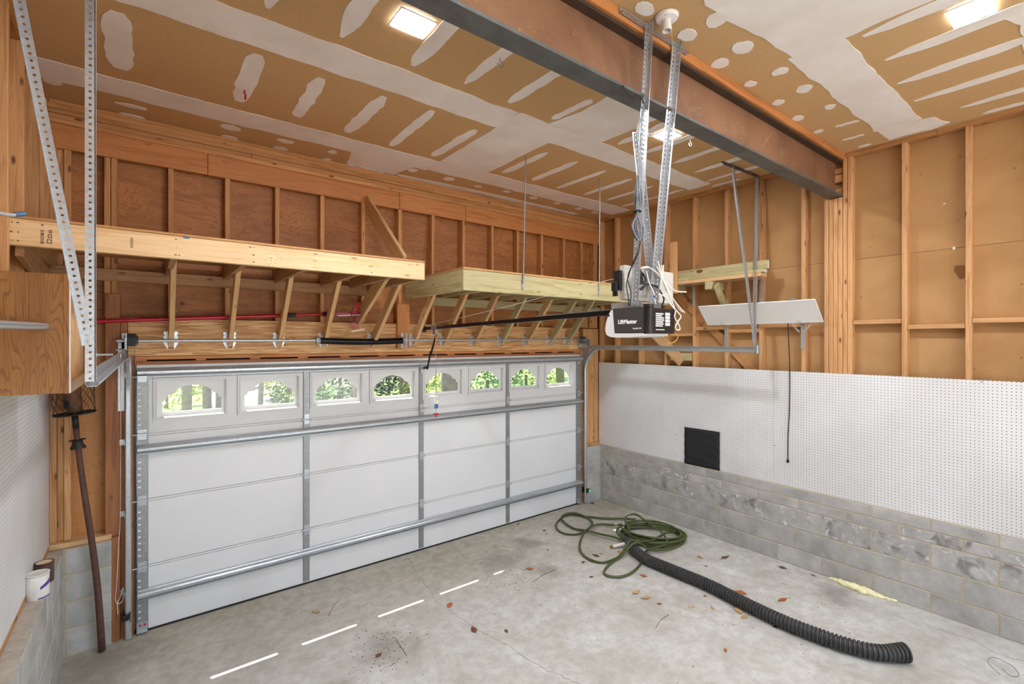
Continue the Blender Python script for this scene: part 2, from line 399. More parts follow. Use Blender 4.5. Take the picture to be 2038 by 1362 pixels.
compound([(1.53, 4.45), (2.18, 4.45), (2.10, 4.80), (1.6, 4.82)], .015); compound([(2.1, 4.75), (3.2, 4.70), (4.2, 4.70), (4.8, 4.72), (4.75, 4.78), (3, 4.80), (2.2, 4.82)], .008)
compound(rect(3.2, 4.9, 1.02, 1.32), .012); compound([(4.85, 1.3), (4.95, .98), (5.16, .9), (5.2, 1.02), (5.2, 1.3)], .03)
compound([(2.2, YB), (3.23, YB), (3.235, 1.03), (3.24, 1.30), (2.9, 1.31), (2.55, 1.37), (2.34, 1.37), (2.2, 1.3)], .012); compound(rect(-.5, 2.21, .98, 1.3)); compound([(3.2, -1.0), (5.2, -1.0), (5.2, .36), (4.35, .41), (3.89, .39), (3.74, .43), (3.6, .1), (3.2, .05)], .015)
def strip(x, y0, y1, w, taper=True):
    n = 12; L = []; R = []; dx = random.uniform(-.012, .012)
    for i in range(n):
        t = i/(n-1); ww = w*(1-.8*abs(2*t-1)**7 if taper else 1-.55*abs(2*t-1)**8)/2*(.9+random.random()*.25); xx = x+dx*(2*t-1)+random.uniform(-.004, .004); yy = y0+(y1-y0)*t
        L.append((xx-ww, yy)); R.append((xx+ww, yy))
    compound(L+R[::-1], .007, .04)
for x, y0, y1, w in ((-.125,3.33,4.01,.13),(.55,3.29,4.02,.11),(.945,3.33,4.02,.095),(1.365,3.3,4.06,.10),(1.76,3.28,4.1,.085),(2.19,3.36,4.08,.09),
                     (.51,1.82,2.8,.09),(.905,1.82,2.81,.10),(1.355,1.82,2.82,.10),(1.745,1.82,2.8,.085),(2.145,1.82,2.82,.085),(2.585,2.42,2.82,.07)):
    strip(x, y0, y1, w, x < 2.1 and y0 < 3)
for x, y0, y1, w in ((2.99,3.35,4.04,.085),(3.38,3.34,4.03,.085),(3.79,3.33,4.07,.075),(4.21,3.33,4.05,.075),(4.60,3.34,4.03,.065),(4.985,3.2,4.1,.06),
                     (3.365,1.84,2.82,.085),(3.745,1.84,2.8,.085),(4.165,1.84,2.79,.08),(4.565,1.84,2.82,.085),(4.92,1.84,2.88,.07),(5.15,2.6,2.94,.05),
                     (3.315,-.3,.95,.10),(3.69,-.3,.95,.10),(4.095,-.3,.99,.10),(4.50,-.3,.98,.085),(4.90,-.2,.8,.08),(5.17,.4,.71,.05)): strip(x, y0, y1, w)
for x in (-.12, .5, .95, 1.36, 1.76, 2.15): strip(x, -.6, .9, .09)
def oval(x, y, rx, ry, amp=.015):
    compound([(x+rx*math.cos(a)*random.uniform(.85, 1.1), y+ry*math.sin(a)*random.uniform(.85, 1.1)) for a in [2*math.pi*k/12 for k in range(12)]], amp, .03)
for x, y, rx, ry in ((.57,4.56,.07,.045),(.58,4.80,.06,.04),(.985,4.57,.07,.045),(.99,4.78,.06,.05),(1.395,4.57,.045,.05),(1.41,4.80,.035,.04),(2.2,4.55,.05,.05),(2.63,4.55,.06,.055),(3.02,4.57,.055,.045),(3.4,4.52,.055,.035),(3.81,4.52,.06,.04),
                     (4.2,4.51,.055,.04),(4.6,4.51,.055,.045),(4.92,4.52,.06,.04),(-.08,4.595,.10,.035),(-.08,4.795,.08,.03),(-.5,4.5,.05,.05),(2.12,1.585,.07,.04),(2.49,1.40,.06,.055),(2.49,1.575,.06,.045),(2.85,1.43,.065,.055),(2.9,1.6,.05,.045),
                     (3.3,1.41,.055,.055),(3.3,1.60,.045,.04),(3.67,1.40,.06,.045),(3.72,1.6,.05,.04),(4.1,1.40,.055,.045),(4.11,1.62,.045,.03),(4.51,1.62,.035,.035),(1.7,1.45,.06,.05),(1.3,1.45,.06,.05)): oval(x, y, rx, ry)
for x, y0, y1 in ((4.53,1.33,1.5),(4.88,1.4,1.56),(5.165,1.43,1.53)): strip(x, y0, y1, .045)
# ragged smears of compound running onto the top of the wall
for x in (1.62, 1.7, 1.78, 1.86, 1.93):
    compound([(x, 4.78), (x+.05, 4.78), (x+.06+random.uniform(0, .05), 4.84), (x+.01, 4.85)], .02, .02, .006)

# --- steel beam with its wooden cap and the post that carries it
beam = thing('steel_beam', 'rusty brown steel I-beam crossing the ceiling with dark grey underside', 'beam', (2.4, 1.735, 3.65))
part('bottom_flange', box(NB(), XL, 5.235, 1.674, 1.797, 3.65, 3.668, .002), STEELD, beam)
part('web', box(NB(), XL, 5.225, 1.730, 1.741, 3.668, 3.970), RUST, beam)
part('top_flange', box(NB(), XL, 5.235, 1.674, 1.797, 3.970, 3.988, .002), flat('beam_dark', '#4a3a2e', .6, .3, namt=.2, nscale=8), beam)
board(beam, 'wood_cap', XL, 5.24, 1.655, 1.81, 3.989, 4.049, 'orange', ax='x')
def chalk(pts):
    part('chalk_mark', tube(NB(), [(x, 1.7285, z) for x, z in pts], .0016, 4), flat('chalk', '#b79b80', .9), beam)
CHALK_HERE = 1
for st in ([(2.707,3.776),(2.731,3.769),(2.756,3.757),(2.764,3.745)],[(2.764,3.745),(2.786,3.772),(2.817,3.792),(2.842,3.794),(2.827,3.775),(2.801,3.759)],[(2.858,3.787),(2.874,3.806),(2.905,3.81),(2.905,3.784),(2.874,3.757),(2.848,3.755),(2.857,3.785)],
           [(3.232,3.801),(3.19,3.79),(3.196,3.773),(3.22,3.773),(3.208,3.752),(3.173,3.736)],[(3.305,3.809),(3.298,3.773)],[(3.305,3.806),(3.342,3.819),(3.335,3.777),(3.329,3.743)],[(3.367,3.804),(3.36,3.764)],[(3.417,3.824),(3.456,3.841),(3.463,3.817),(3.417,3.792),(3.45,3.788),(3.45,3.756),(3.417,3.741)],
           [(3.904,3.922),(3.837,3.856),(3.735,3.755)],[(3.793,3.845),(3.829,3.847),(3.822,3.825),(3.793,3.824)],[(4.051,3.769),(4.083,3.834),(4.107,3.786)]): chalk(st)

# --- wall with the garage door (y = 4.76 stud faces)
wf = struct('wall_front', (2.4, YD, 0))
def blockcourse(wall, along, a0, a1, face, back, z0, z1, off, L=.4064, mat=BLOCK, stained=(), skip=.0095):
    """one course of blocks along x or y between a0 and a1, joints at a1-off-k*L"""
    js = []; a = a1-off
    while a > a0+.02: js.append(a); a -= L
    ed = [a1]+js+[a0]
    for i in range(len(ed)-1):
        hi, lo = ed[i]-(skip/2 if i else 0), ed[i+1]+skip/2
        if hi-lo < .03: continue
        j = random.uniform(-.0015, .0015); mt = BLOCKS if (stained is True or i in stained) else mat
        lo2, hi2 = min(face, back), max(face, back)
        if face < back: lo2 += j
        else: hi2 += j
        args = (lo2, hi2, lo, hi) if along == 'y' else (lo, hi, lo2, hi2)
        part('concrete_block', box(NB(), *args, z0+skip/2, z1-skip/2, .004), mt, wall)
# sheathing
for x0, x1 in ((-.62,.56),(.565,1.765),(1.77,2.965),(2.97,4.165),(4.17,5.33)):
    part('plywood_panel', box(NB(), x0, x1, 4.85, 4.862, 3.07, 3.86), PLY, wf); part('plywood_panel', box(NB(), x0, x1, 4.85, 4.862, 2.40, 3.064), PLY, wf)
part('plywood_panel', box(NB(), -.62, -.085, 4.85, 4.862, .70, 2.40), PLYL, wf); part('plywood_panel', box(NB(), 4.89, 5.33, 4.85, 4.862, .70, 2.40), PLYL, wf)
part('exterior_siding', box(NB(), -.8, 5.5, 4.863, 4.93, 2.12, 4.2), flat('siding', '#8d8f88', .7), wf)
part('exterior_siding', box(NB(), -.8, -.065, 4.863, 4.93, -.05, 2.12), flat('siding', '#8d8f88', .7), wf); part('exterior_siding', box(NB(), 4.86, 5.5, 4.863, 4.93, -.05, 2.12), flat('siding', '#8d8f88', .7), wf)
for a, b in ((-.145, -.045), (4.832, 4.925)): part('door_stop', box(NB(), a, b, 4.8505 if False else 4.768, 4.80, 0, 2.0875), flat('siding', '#8d8f88', .7), wf)
part('door_stop', box(NB(), -.145, 4.925, 4.8515, 4.8625, 2.03, 2.16), flat('siding', '#8d8f88', .7), wf)
# plates and header
for k, (yo, cuts) in enumerate(((.045, (2.2,)), (.012, (1.15, 3.3)), (.0, (2.55,)), (.006, (.75, 3.9)), (-.002, (1.9, 4.1)))):
    z1 = 4.05-.038*k; xs = [XL-.04]+list(cuts)+[5.33]
    for a, b in zip(xs[:-1], xs[1:]): board(wf, 'top_plate', a+.001, b-.001, YD+yo+random.uniform(0, .006), 4.849, z1-.037, z1-.0005, 'stud_warm')
hx = (XL-.04, .42, 2.15, 2.98, 5.33)
for a, b in zip(hx[:-1], hx[1:]): board(wf, 'header', a+.0015, b-.0015, YD-.004+random.uniform(0, .006), 4.80, 3.682, 3.859, 'orange')
for r in (-.209, -.168, .186, .584, .978, 1.376, 1.777, 2.177, 2.572, 2.971, 3.384, 3.778, 4.186, 4.592, 4.934, 5.196, 5.2385):
    board(wf, 'stud', r-.038, r, YD+random.uniform(0, .004), 4.849, 2.4615, 3.681, 'stud_warm')
for a, b, y, z0 in ((-.588,-.549,YD,.814),(-.548,-.509,YD,.814),(-.508,-.471,YD+.022,.814),(-.470,-.431,YD,.814)): board(wf, 'stud', a, b, y, 4.849, z0, 3.681, 'stud')
part('header_beam', box(NB(), -.105, 4.835, 4.741, 4.845, 2.16, 2.46, .002), STRAND, wf)
board(wf, 'jamb_board', -.24, -.15, 4.735, 4.84, .79, 2.64, 'jamb'); board(wf, 'jamb_board', -.2, -.15, 4.70, 4.84, .0, .789, 'jamb'); board(wf, 'jamb_board', -.149, -.068, 4.737, 4.85, .0, 2.158, 'jamb'); board(wf, 'jamb_board', -.149, -.107, 4.745, 4.849, 2.161, 2.46, 'jamb')
board(wf, 'jamb_board', 4.862, 4.928, 4.737, 4.85, .0, 2.3, 'stud_warm')
for a, b, y in ((4.929,4.99,4.752),(4.991,5.075,4.748),(5.076,5.155,4.756),(5.156,5.243,4.75)): board(wf, 'jamb_board', a, b, y, 4.849, .812, 2.45, 'stud')
for a, b, y in ((4.84,4.93,4.745),(4.931,5.02,4.75),(5.06,5.16,4.747)): board(wf, 'jamb_board', a, b, y, 4.849, 2.462, 2.95, 'stud_warm')
# head boards above the door with the row of gaps
board(wf, 'head_board', -.066, 4.86, 4.742, 4.85, 2.130, 2.1585, 'orange'); board(wf, 'head_board', -.066, 4.86, 4.742, 4.85, 2.0885, 2.117, 'jamb')
ed = [-.066, .011]
for a, b in ((.335,.406),(.735,.814),(1.13,1.218),(1.523,1.607),(1.918,2.005),(2.32,2.416),(2.724,2.82),(3.12,3.22),(3.53,3.63),(3.93,4.03),(4.33,4.43)):
    board(wf, 'spacer', a, b, 4.745, 4.84, 2.1175, 2.1295, 'orange', .001, 'x')
board(wf, 'spacer', 4.74, 4.86, 4.745, 4.84, 2.1175, 2.1295, 'orange', .001, 'x'); board(wf, 'spacer', -.066, .011, 4.745, 4.84, 2.1175, 2.1295, 'orange', .001, 'x')
part('gap_back', box(NB(), -.066, 4.86, 4.80, 4.84, 2.1172, 2.1298), flat('gap_dark', '#1a120c', .9), wf)
board(wf, 'spring_pad', 2.10, 2.237, 4.702, 4.7405, 2.20, 2.67, 'orange')
# block returns and sills
part('mortar', box(NB(), -.7, -.2, 4.684, 4.84, 0, .775), MORTAR, wf); part('mortar', box(NB(), 4.93, 5.4, 4.684, 4.84, 0, .775), MORTAR, wf)
for k in range(4):
    z0 = .001+.194*k
    blockcourse(wf, 'x', -.462, -.201, 4.68, 4.72, z0, z0+.194, 1.0)
    blockcourse(wf, 'x', 4.931, 5.216, 4.68, 4.72, z0, z0+.194, 1.0)
board(wf, 'sill_plate', -.56, -.2, 4.715, 4.849, .776, .8115, 'raw'); board(wf, 'sill_plate', 4.93, 5.245, 4.715, 4.849, .776, .8115, 'stud')

# --- right wall
wr = struct('wall_right', (XR, 2, 0))
for y0, y1 in ((3.645,4.86),(2.425,3.64),(1.205,2.42),(-.015,1.2),(-1.3,-.02),(-2.95,-1.305)): part('fiberboard_panel', box(NB(), 5.335, 5.35, y0, y1, .7, 3.048), FIBER, wr); part('fiberboard_panel', box(NB(), 5.335, 5.35, y0, y1, 3.051, 4.05), FIBER, wr)
part('exterior_siding', box(NB(), 5.351, 5.45, -3, 4.95, -.1, 4.2), flat('siding', '#8d8f88', .7), wr)
for a, b in ((3.05,4.849),(1.0,3.048),(-2.9,.998)): board(wr, 'top_plate', XR-.002, 5.334, a, b, 4.013, 4.0495, 'stud_warm')
FAR = (4.738, 4.45, 4.04, 3.64, 3.243, 2.839, 2.457, 2.039, 1.232, .823, .42, .015, -.39, -.79, -1.2, -1.6, -2.0)
for yf in FAR: board(wr, 'stud', XR+random.uniform(0, .004), 5.334, yf-.038, yf, .795, 4.012, 'stud')
for k in range(4): board(wr, 'post_stud', XR+random.uniform(-.003, .003), 5.334, 1.8325-.039*(k+1)+.0025, 1.8325-.039*k, .795, 3.648, 'stud', .004)
for k in range(2): board(wr, 'post_stud', XR+random.uniform(-.003, .003), 5.334, 1.6755-.039*(k+1)+.0025, 1.6755-.039*k, .795, 4.012, 'stud', .004)
for z0, z1 in ((3.66,3.74),(3.80,3.87),(3.88,3.93)): board(wr, 'packer', 5.26, 5.33, 1.68, 1.80, z0, z1, 'stud_warm', ax='y')
for ya, yb, z in ((3.541,3.245,2.355),(3.203,2.841,2.427),(2.799,2.459,2.39),(2.417,2.041,2.44),(1.595,1.234,2.452),(1.192,.825,2.40),(.783,.422,2.44),(4.0,3.642,2.36)):
    board(wr, 'blocking', XR+.002, 5.334, yb+.001, ya-.001, z-.019, z+.019, 'stud')
# let-in diagonal brace behind the studs
for (ya, za), (yb, zb) in (((3.60,2.97),(3.245,2.63)),((3.203,2.59),(2.841,2.24)),((2.799,2.20),(2.47,1.88))):
    dboard(wr, 'diagonal_brace', (5.315, ya, za), (5.315, yb, zb), .036, .10, 'stud_warm')
# pale brace and treated block low on the wall
dboard(wr, 'support_brace', (5.21, 3.86, 2.46), (5.21, 3.36, 2.02), .036, .12, 'raw'); board(wr, 'treated_block', 5.20, 5.243, 3.246, 3.52, 2.04, 2.13, 'treated')
for y, z, a in ((.965, 3.435, .3), (.905, 3.05, .9)): part('paper_scrap', box(NB(), 5.3315, 5.3345, y-.008, y+.008, z-.012*a, z+.012*a), WHITEP, wr)
# blocks, five courses, half-height on top
part('mortar', box(NB(), 5.221, 5.34, -2.95, 4.70, 0, .783), MORTAR, wr)
zs = (0.0, .172, .375, .578, .68, .783)
for k in range(5):
    st = {2: True, 3: (3, 4, 9, 10, 11)}.get(k, ())
    blockcourse(wr, 'y', -2.9, 4.679, 5.217, 5.30, zs[k]+.0005, zs[k+1], .392 if k % 2 == 0 else .19, stained=st)
board(wr, 'sill_plate', 5.25, 5.334, -2.9, 4.70, .784, .794, 'stud')

# --- left wall
wl = struct('wall_left', (XL, 2, 0))
for y0, y1 in ((3.645,4.86),(2.425,3.64),(1.205,2.42),(-.3,1.2),(-2.95,-.305)): part('fiberboard_panel', box(NB(), -.655, -.642, y0, y1, .7, 4.05), FIBER, wl)
part('exterior_siding', box(NB(), -.75, -.656, -3, 4.95, -.1, 4.2), flat('siding', '#8d8f88', .7), wl)
board(wl, 'top_plate', -.64, XL, -2.9, 4.849, 4.013, 4.0495, 'stud_warm')
for yf in (4.758, 4.446, 4.40, 3.945, 3.522, 3.118, 2.73, 2.35, 1.95, 1.55, 1.15, .75, .35, -.1, -.5, -.9, -1.3, -1.7, -2.1, -2.5): board(wl, 'stud', -.64, XL+random.uniform(-.006, 0), yf-.038, yf, .816, 4.012, 'stud')
part('mortar', box(NB(), -.66, -.467, -2.95, 4.70, 0, .775), MORTAR, wl)
for k in range(4): blockcourse(wl, 'y', -2.9, 4.679, -.463, -.56, .001+.194*k, .194*(k+1), (.12, .32)[k % 2])
part('ledge_cap', box(NB(), -.56, -.464, -2.9, 4.678, .7752, .779), flat('ledge_concrete', '#b0a697', .95, namt=.18, nscale=20), wl)
board(wl, 'sill_plate', -.64, -.542, -2.9, 4.70, .7795, .816, 'stud_warm')

# --- unseen back wall; wide bay opening added to let in daylight as fill
wb = struct('wall_back', (2.4, YB, 0))
BW = flat('back_wall', '#cfcac2', .8)
part('wall_panel', box(NB(), -.75, -.2, YB-.15, YB, 0, ZC), BW, wb); part('wall_panel', box(NB(), 4.95, 5.45, YB-.15, YB, 0, ZC), BW, wb); part('wall_panel', box(NB(), -.2, 4.95, YB-.15, YB, 3.5, ZC), BW, wb)

# --- outdoors
SIDE = flat('bounce_ground', '#d6d2c9', .9, namt=.12, nscale=2)
def m_lawn():
    m = NT('lawn'); co = m.coord((1, 1, 1), 0); g = m.noise(co, .8, 5, .6); f = m.noise(co, 25, 4, .7)
    c = m.ramp(g, [(.35, lin('#46602a')), (.6, lin('#71893f'))]); return m.out(m.mix(m.math('MULTIPLY', f, .5), c, lin('#43591f')), .9, f, .5, .02)
g = part('ground_outside', box(NB(), -60, 70, 4.9, 90, -.25, -.06), m_lawn(), recenter=False); tag(g, kind='structure')
g2 = part('ground_behind', box(NB(), -30, 40, -60, YB-.2, -.25, -.02), SIDE, recenter=False); tag(g2, kind='structure')  # unseen ground, made pale to bounce daylight in through the added bay
dv = NB(); prism(dv, [(-.6, 4.9), (5.2, 4.9), (6.2, 9), (6.0, 14), (5.2, 20), (7, 30), (3, 30), (1.6, 20), (1.2, 14), (0, 9)], lambda a, b, d: (a, b, -.04-d), .05)
dv = part('driveway', dv, flat('asphalt_pale', '#6c6b68', .9, namt=.12, nscale=2), recenter=False); tag(dv, kind='structure')
pr_ = part('sun_trim_eave', box(NB(), -1.0, 6.0, 4.93, 5.328, 2.868, 2.93), flat('eave_paint', '#c9c6bd', .7), recenter=False); tag(pr_, kind='structure')  # unseen eave, added and placed to cut the sun to thin strips

# ================================================================== THE GARAGE DOOR
YI = 4.722                                                        # inner skin of the door
door = struct('door_1', (2.39, YI, 0))
XD0, XD1 = -.052, 4.838
SEAM = (.012, .517, 1.036, 1.551, 2.086)
WC = (.315, .897, 1.49, 2.067, 2.66, 3.25, 3.84, 4.43)
def door_section(z0, z1, holes=None):
    bm = NB(); a, b = z0+.003, z1-.020
    if not holes: box(bm, XD0, XD1, YI, YI+.045, a, b, .002)
    else:
        plate(bm, [[(XD0, a), (XD1, a), (XD1, b), (XD0, b)]]+holes, lambda p, q, d: (p, YI+d, q), .045)
    box(bm, XD0, XD1, YI+.012, YI+.04, b, z1+.003)                # recessed tongue and a bead: the double seam line
    box(bm, XD0, XD1, YI+.001, YI+.013, b+.0045, z1-.0025)
    return part('door_panel', bm, WHITE, door)
for k in range(3): door_section(SEAM[k], SEAM[k+1])
hl = [[(c-.235, 1.672), (c-.235, 1.952), (c+.235, 1.952), (c+.235, 1.672)] for c in WC]
door_section(SEAM[3], SEAM[4], hl)
GLASS = bpy.data.materials.new('window_glass'); GLASS.use_nodes = True; _t = GLASS.node_tree; _t.nodes.clear()
_o = _t.nodes.new('ShaderNodeOutputMaterial'); _x = _t.nodes.new('ShaderNodeMixShader'); _a = _t.nodes.new('ShaderNodeBsdfTransparent'); _g = _t.nodes.new('ShaderNodeBsdfGlossy')
_g.inputs['Roughness'].default_value = .02; _x.inputs[0].default_value = .03; _a.inputs[0].default_value = (.95, .97, .955, 1)
_t.links.new(_a.outputs[0], _x.inputs[1]); _t.links.new(_g.outputs[0], _x.inputs[2]); _t.links.new(_x.outputs[0], _o.inputs[0])
ARC = [(-.204,1.706),(-.204,1.803),(-.186,1.803),(-.184,1.818),(-.175,1.833),(-.160,1.843),(-.143,1.846),(-.135,1.852)]
ARC += [(-.128+.016*i, 1.800+.116*math.sqrt(max(0, 1-((-.128+.016*i)/.158)**2))) for i in range(8)] + [(0, 1.916)]
ARC += [(-a, b) for a, b in ARC[-2::-1]]
def window_insert(c):
    w = NB()
    out = [(c-.263, 1.641), (c-.263, 1.981), (c+.263, 1.981), (c+.263, 1.641)]; inn = [(c-.232, 1.668), (c-.232, 1.952), (c+.232, 1.952), (c+.232, 1.668)]
    plate(w, [out, inn], lambda p, q, d: (p, YI-.015+d, q), .0145)
    plate(w, [[(c-.248, 1.655), (c-.248, 1.966), (c+.248, 1.966), (c+.248, 1.655)], [(c-.236, 1.664), (c-.236, 1.956), (c+.236, 1.956), (c+.236, 1.664)]], lambda p, q, d: (p, YI-.021+d, q), .006)
    plate(w, [[(c-.234, 1.673), (c-.234, 1.951), (c+.234, 1.951), (c+.234, 1.673)], [(c+a, b) for a, b in ARC]], lambda p, q, d: (p, YI+.026+d, q), .007)
    fr = part('window_frame', w, WHITE, door)
    part('pane', box(NB(), c-.234, c+.234, YI+.034, YI+.037, 1.673, 1.951), GLASS, fr)
    s = NB()
    for a in (-.24, -.08, .08, .24):
        for z in (1.660, 1.961): box(s, c+a-.003, c+a+.003, YI-.0165, YI-.0145, z-.003, z+.003)
    for a in (-.241, .241): box(s, c+a-.003, c+a+.003, YI-.0165, YI-.0145, 1.807, 1.813)
    tag(part('screws', s, SCREW, fr), kind='stuff')
for c in WC: window_insert(c)
part('bottom_seal', box(NB(), XD0-.01, XD1+.01, YI-.006, YI+.05, .0005, .0145, .003), RUBBER, door)
# stiles
for c in (1.198, 2.382, 3.56): part('stile', box(NB(), c-.0275, c+.0275, YI-.013, YI-.0005, .03, 2.035, .003), GALVD, door)
for a, b in ((-.053, .021), (4.752, 4.839)): part('end_stile', box(NB(), a, b, YI-.012, YI-.0005, .02, 2.055, .002), GALVD, door)
bm = NB()
for z in [.12+.0485*i for i in range(40)]:
    if any(abs(z-s) < .06 for s in SEAM) or any(abs(z-s) < .05 for s in (2.03, 1.43, .30)): continue
    box(bm, -.043, -.026, YI-.0132, YI-.0115, z-.006, z+.006); box(bm, 4.80, 4.81, YI-.0132, YI-.0115, z-.006, z+.006)
tag(part('stile_slots', bm, WHITEP, door), kind='stuff')
# horizontal struts
def strut(zc):
    pr = [(0, zc-.036), (.030, zc-.036), (.030, zc-.032), (.006, zc-.030), (.008, zc-.022), (.048, zc-.014), (.052, zc-.006), (.052, zc+.010), (.044, zc+.020), (.008, zc+.026), (.004, zc+.032), (0, zc+.034)]
    part('strut', prism(NB(), pr, lambda a, b, d: (XD0+.005+d, YI-.0135-a, b), XD1-XD0-.01), GALV, door)
for z in (2.032, 1.435, .303): strut(z)
# hinges
for s in SEAM[1:4]:
    for c in (1.198, 2.382, 3.56):
        h = NB(); box(h, c-.024, c+.024, YI-.019, YI-.0135, s-.05, s-.012, .002); box(h, c-.024, c+.024, YI-.019, YI-.0135, s, s+.045, .002); prism(h, [(c-.036, s-.014), (c+.036, s-.014), (c+.03, s+.006), (c-.03, s+.006)], lambda p, q, d: (p, YI-.026+d, q), .010)
        lathe(h, [(.006, -.04), (.006, .04)], (c, YI-.028, s-.006), 'x', 10); part('hinge', h, GALV, door)
for s in SEAM[1:4]+(2.0,):
    for c, d in ((-.018, -1), (4.80, 1)):
        h = NB(); box(h, c-.03, c+.03, YI-.018, YI-.0125, s-.045, s+.04, .002); box(h, c-.03, c+.03, YI-.045, YI-.018, s-.006, s+.008, .001); lathe(h, [(.0055, -.045 if d < 0 else -.03), (.0055, .03 if d < 0 else .055)], (c+d*.015, YI-.036, s), 'x', 10); part('roller_hinge', h, GALV, door)
for c in (-.018, 4.80):
    h = NB(); box(h, c-.034, c+.034, YI-.02, YI-.0125, .016, .085, .002); box(h, c-.034, c+.034, YI-.05, YI-.02, .016, .022); part('bottom_bracket', h, GALV, door)
    h = NB()
    for dx in (-.012, .016): lathe(h, [(.0075, -.004), (.0075, 0)], (c+dx, YI-.021, .066), 'y', 8)
    tag(part('red_screws', h, REDP, door), kind='stuff')
h = NB(); box(h, 2.362, 2.402, YI-.03, YI-.0135, 1.93, 2.06, .002); box(h, 2.372, 2.392, YI-.06, YI-.03, 1.97, 1.995); part('arm_bracket', h, GALV, door)

# ================================================================== TRACKS
def track(x, side, yend, lab, splay=0.0, drop=0.0):
    t = thing('door_track', lab, 'track', (x, 4.68, 0), 'galvanised tracks of the garage door')
    R = .33; path = [(4.68, .01), (4.68, 1.86)]; path += [(4.68-R+R*math.cos(a), 1.86+R*math.sin(a)) for a in [math.pi/2*k/12 for k in range(1, 13)]]; path.append((yend, 2.19))
    s = side
    prof = [(-.006*s, -.026), (-.018*s, -.028), (-.024*s, -.022), (-.024*s, .022), (-.018*s, .028), (.004*s, .028), (.012*s, .022), (.012*s, .014)]
    def sweep(idx0, idx1):
        bm = NB(); rows = []
        P = path[idx0:idx1]
        for i, (y, z) in enumerate(P):
            a = P[max(i-1, 0)]; b = P[min(i+1, len(P)-1)]; tv = Vector((b[0]-a[0], b[1]-a[1])).normalized(); n = Vector((-tv.y, tv.x))
            if n.x < -.01 or (abs(n.x) <= .01 and n.y < 0): pass
            sx = max(0, (4.35-y)/(4.35-yend)); rows.append([bm.verts.new((x-s*splay*sx+pa, y+n.x*pb, z-drop*sx+n.y*pb)) for pa, pb in prof])
        for i in range(len(rows)-1):
            for k in range(len(prof)-1): bm.faces.new((rows[i][k], rows[i][k+1], rows[i+1][k+1], rows[i+1][k]))
        return bm
    for nm, a, b in (('vertical_track', 0, 2), ('curved_track', 1, 14), ('horizontal_track', 13, 15)):
        o = part(nm, sweep(a, b), GALV, t); md = o.modifiers.new('thick', 'SOLIDIFY'); md.thickness = .002; md.offset = 0
    # stiffening angle on the horizontal run, flag bracket, wall clips
    fb = NB(); box(fb, x-s*.024-.002, x-s*.024+.002, 4.60, 4.734, 2.0, 2.30); box(fb, x-.05*s-.02 if s > 0 else x+.03, x-.03 if s > 0 else x+.05*1+.02, 4.7295, 4.7345, 1.74, 2.28, .001); part('flag_bracket', fb, GALV, t)
    sa = NB(); box(sa, x-.03*s-.002, x-.03*s+.002, 4.0, 4.62, 2.165, 2.22); box(sa, min(x-.03*s, x-.055*s), max(x-.03*s, x-.055*s), 4.0, 4.62, 2.217, 2.221); part('stiffening_angle', sa, GALV, t)
    for z in (.95, .35, 1.5):
        c = NB(); box(c, min(x-.026*s, x-.06*s), max(x-.026*s, x-.06*s), 4.7285, 4.7345, z-.022, z+.022, .001); box(c, x-.027*s-.0015, x-.027*s+.0015, 4.66, 4.733, z-.02, z+.02); part('jamb_clip', c, GALV, t)
    return t
track(-.095, 1, 2.305, 'galvanised door track on the left, bending level toward the perforated V hanger', .05, .048)
track(4.878, -1, 2.3, 'galvanised door track on the right, curving out under the opener')

# ================================================================== TORSION SHAFT
ts = thing('torsion_shaft', 'long grey torsion shaft with black spring and cable drums above the door', 'shaft', (2.3, 4.64, 2.2))
SZ = 2.287
part('shaft', tube(NB(), [(-.17, 4.64, SZ-.008), (4.84, 4.64, SZ+.008)], .0127, 12), GALV, ts, True, auto=40)
for x, d in ((-.075, 1), (4.795, -1)):
    pf = [(.012, -.03), (.044, -.03), (.05, -.024), (.046, -.018), (.05, -.012), (.046, -.006), (.05, 0), (.046, .006), (.05, .012), (.046, .018), (.038, .024), (.03, .032), (.02, .035), (.012, .035)]
    part('cable_drum', lathe(NB(), [(r, h*d) for r, h in pf], (x, 4.64, SZ+.001*x), 'x', 24), flat('drum_metal', '#5f6062', .5, .6), ts, True, auto=35)
sp = NB(); n = 90; pts = []; rr = []
for i in range(n*2+1):
    u = i/(n*2); xx = 1.30+u*.83; pts.append((xx, 4.64, SZ-.006-.012*math.sin(math.pi*u))); rr.append(.031 if i % 2 else .0285)
part('spring', tube(sp, pts, rr, 16), flat('spring_steel', '#101114', .28, .5), ts, True)
for x in (1.285, 2.145): part('spring_cone', lathe(NB(), [(.013, -.02), (.036, -.02), (.036, -.01), (.028, 0), (.034, .012), (.02, .02), (.013, .02)], (x, 4.64, SZ-.004), 'x', 14), GALV, ts)
cb = NB(); dpl = frame_mat((2.165, 4.64, SZ-.09), (2.165, 4.64, SZ+.08)); box(cb, 2.162, 2.168, 4.62, 4.70, SZ-.085, SZ+.075); box(cb, 2.14, 2.20, 4.695, 4.701, SZ-.085, SZ-.03); box(cb, 2.14, 2.20, 4.695, 4.701, SZ+.03, SZ+.075); part('centre_plate', cb, SHELFM, ts)
for x in (-.112, 4.845):
    e = NB(); box(e, x-.003, x+.003, 4.60, 4.734, SZ-.10, SZ+.05); box(e, x-.03, x+.003, 4.7295, 4.734, SZ-.10, SZ+.05); lathe(e, [(.024, -.012), (.024, .012)], (x, 4.64, SZ), 'x', 16); part('bearing_plate', e, GALV, ts)
for x in (-.062, 4.812): part('lift_cable', tube(NB(), [(x, 4.69, SZ), (x+(.02 if x < 0 else -.02), 4.672, .08)], .0018, 6), GALVD, ts)

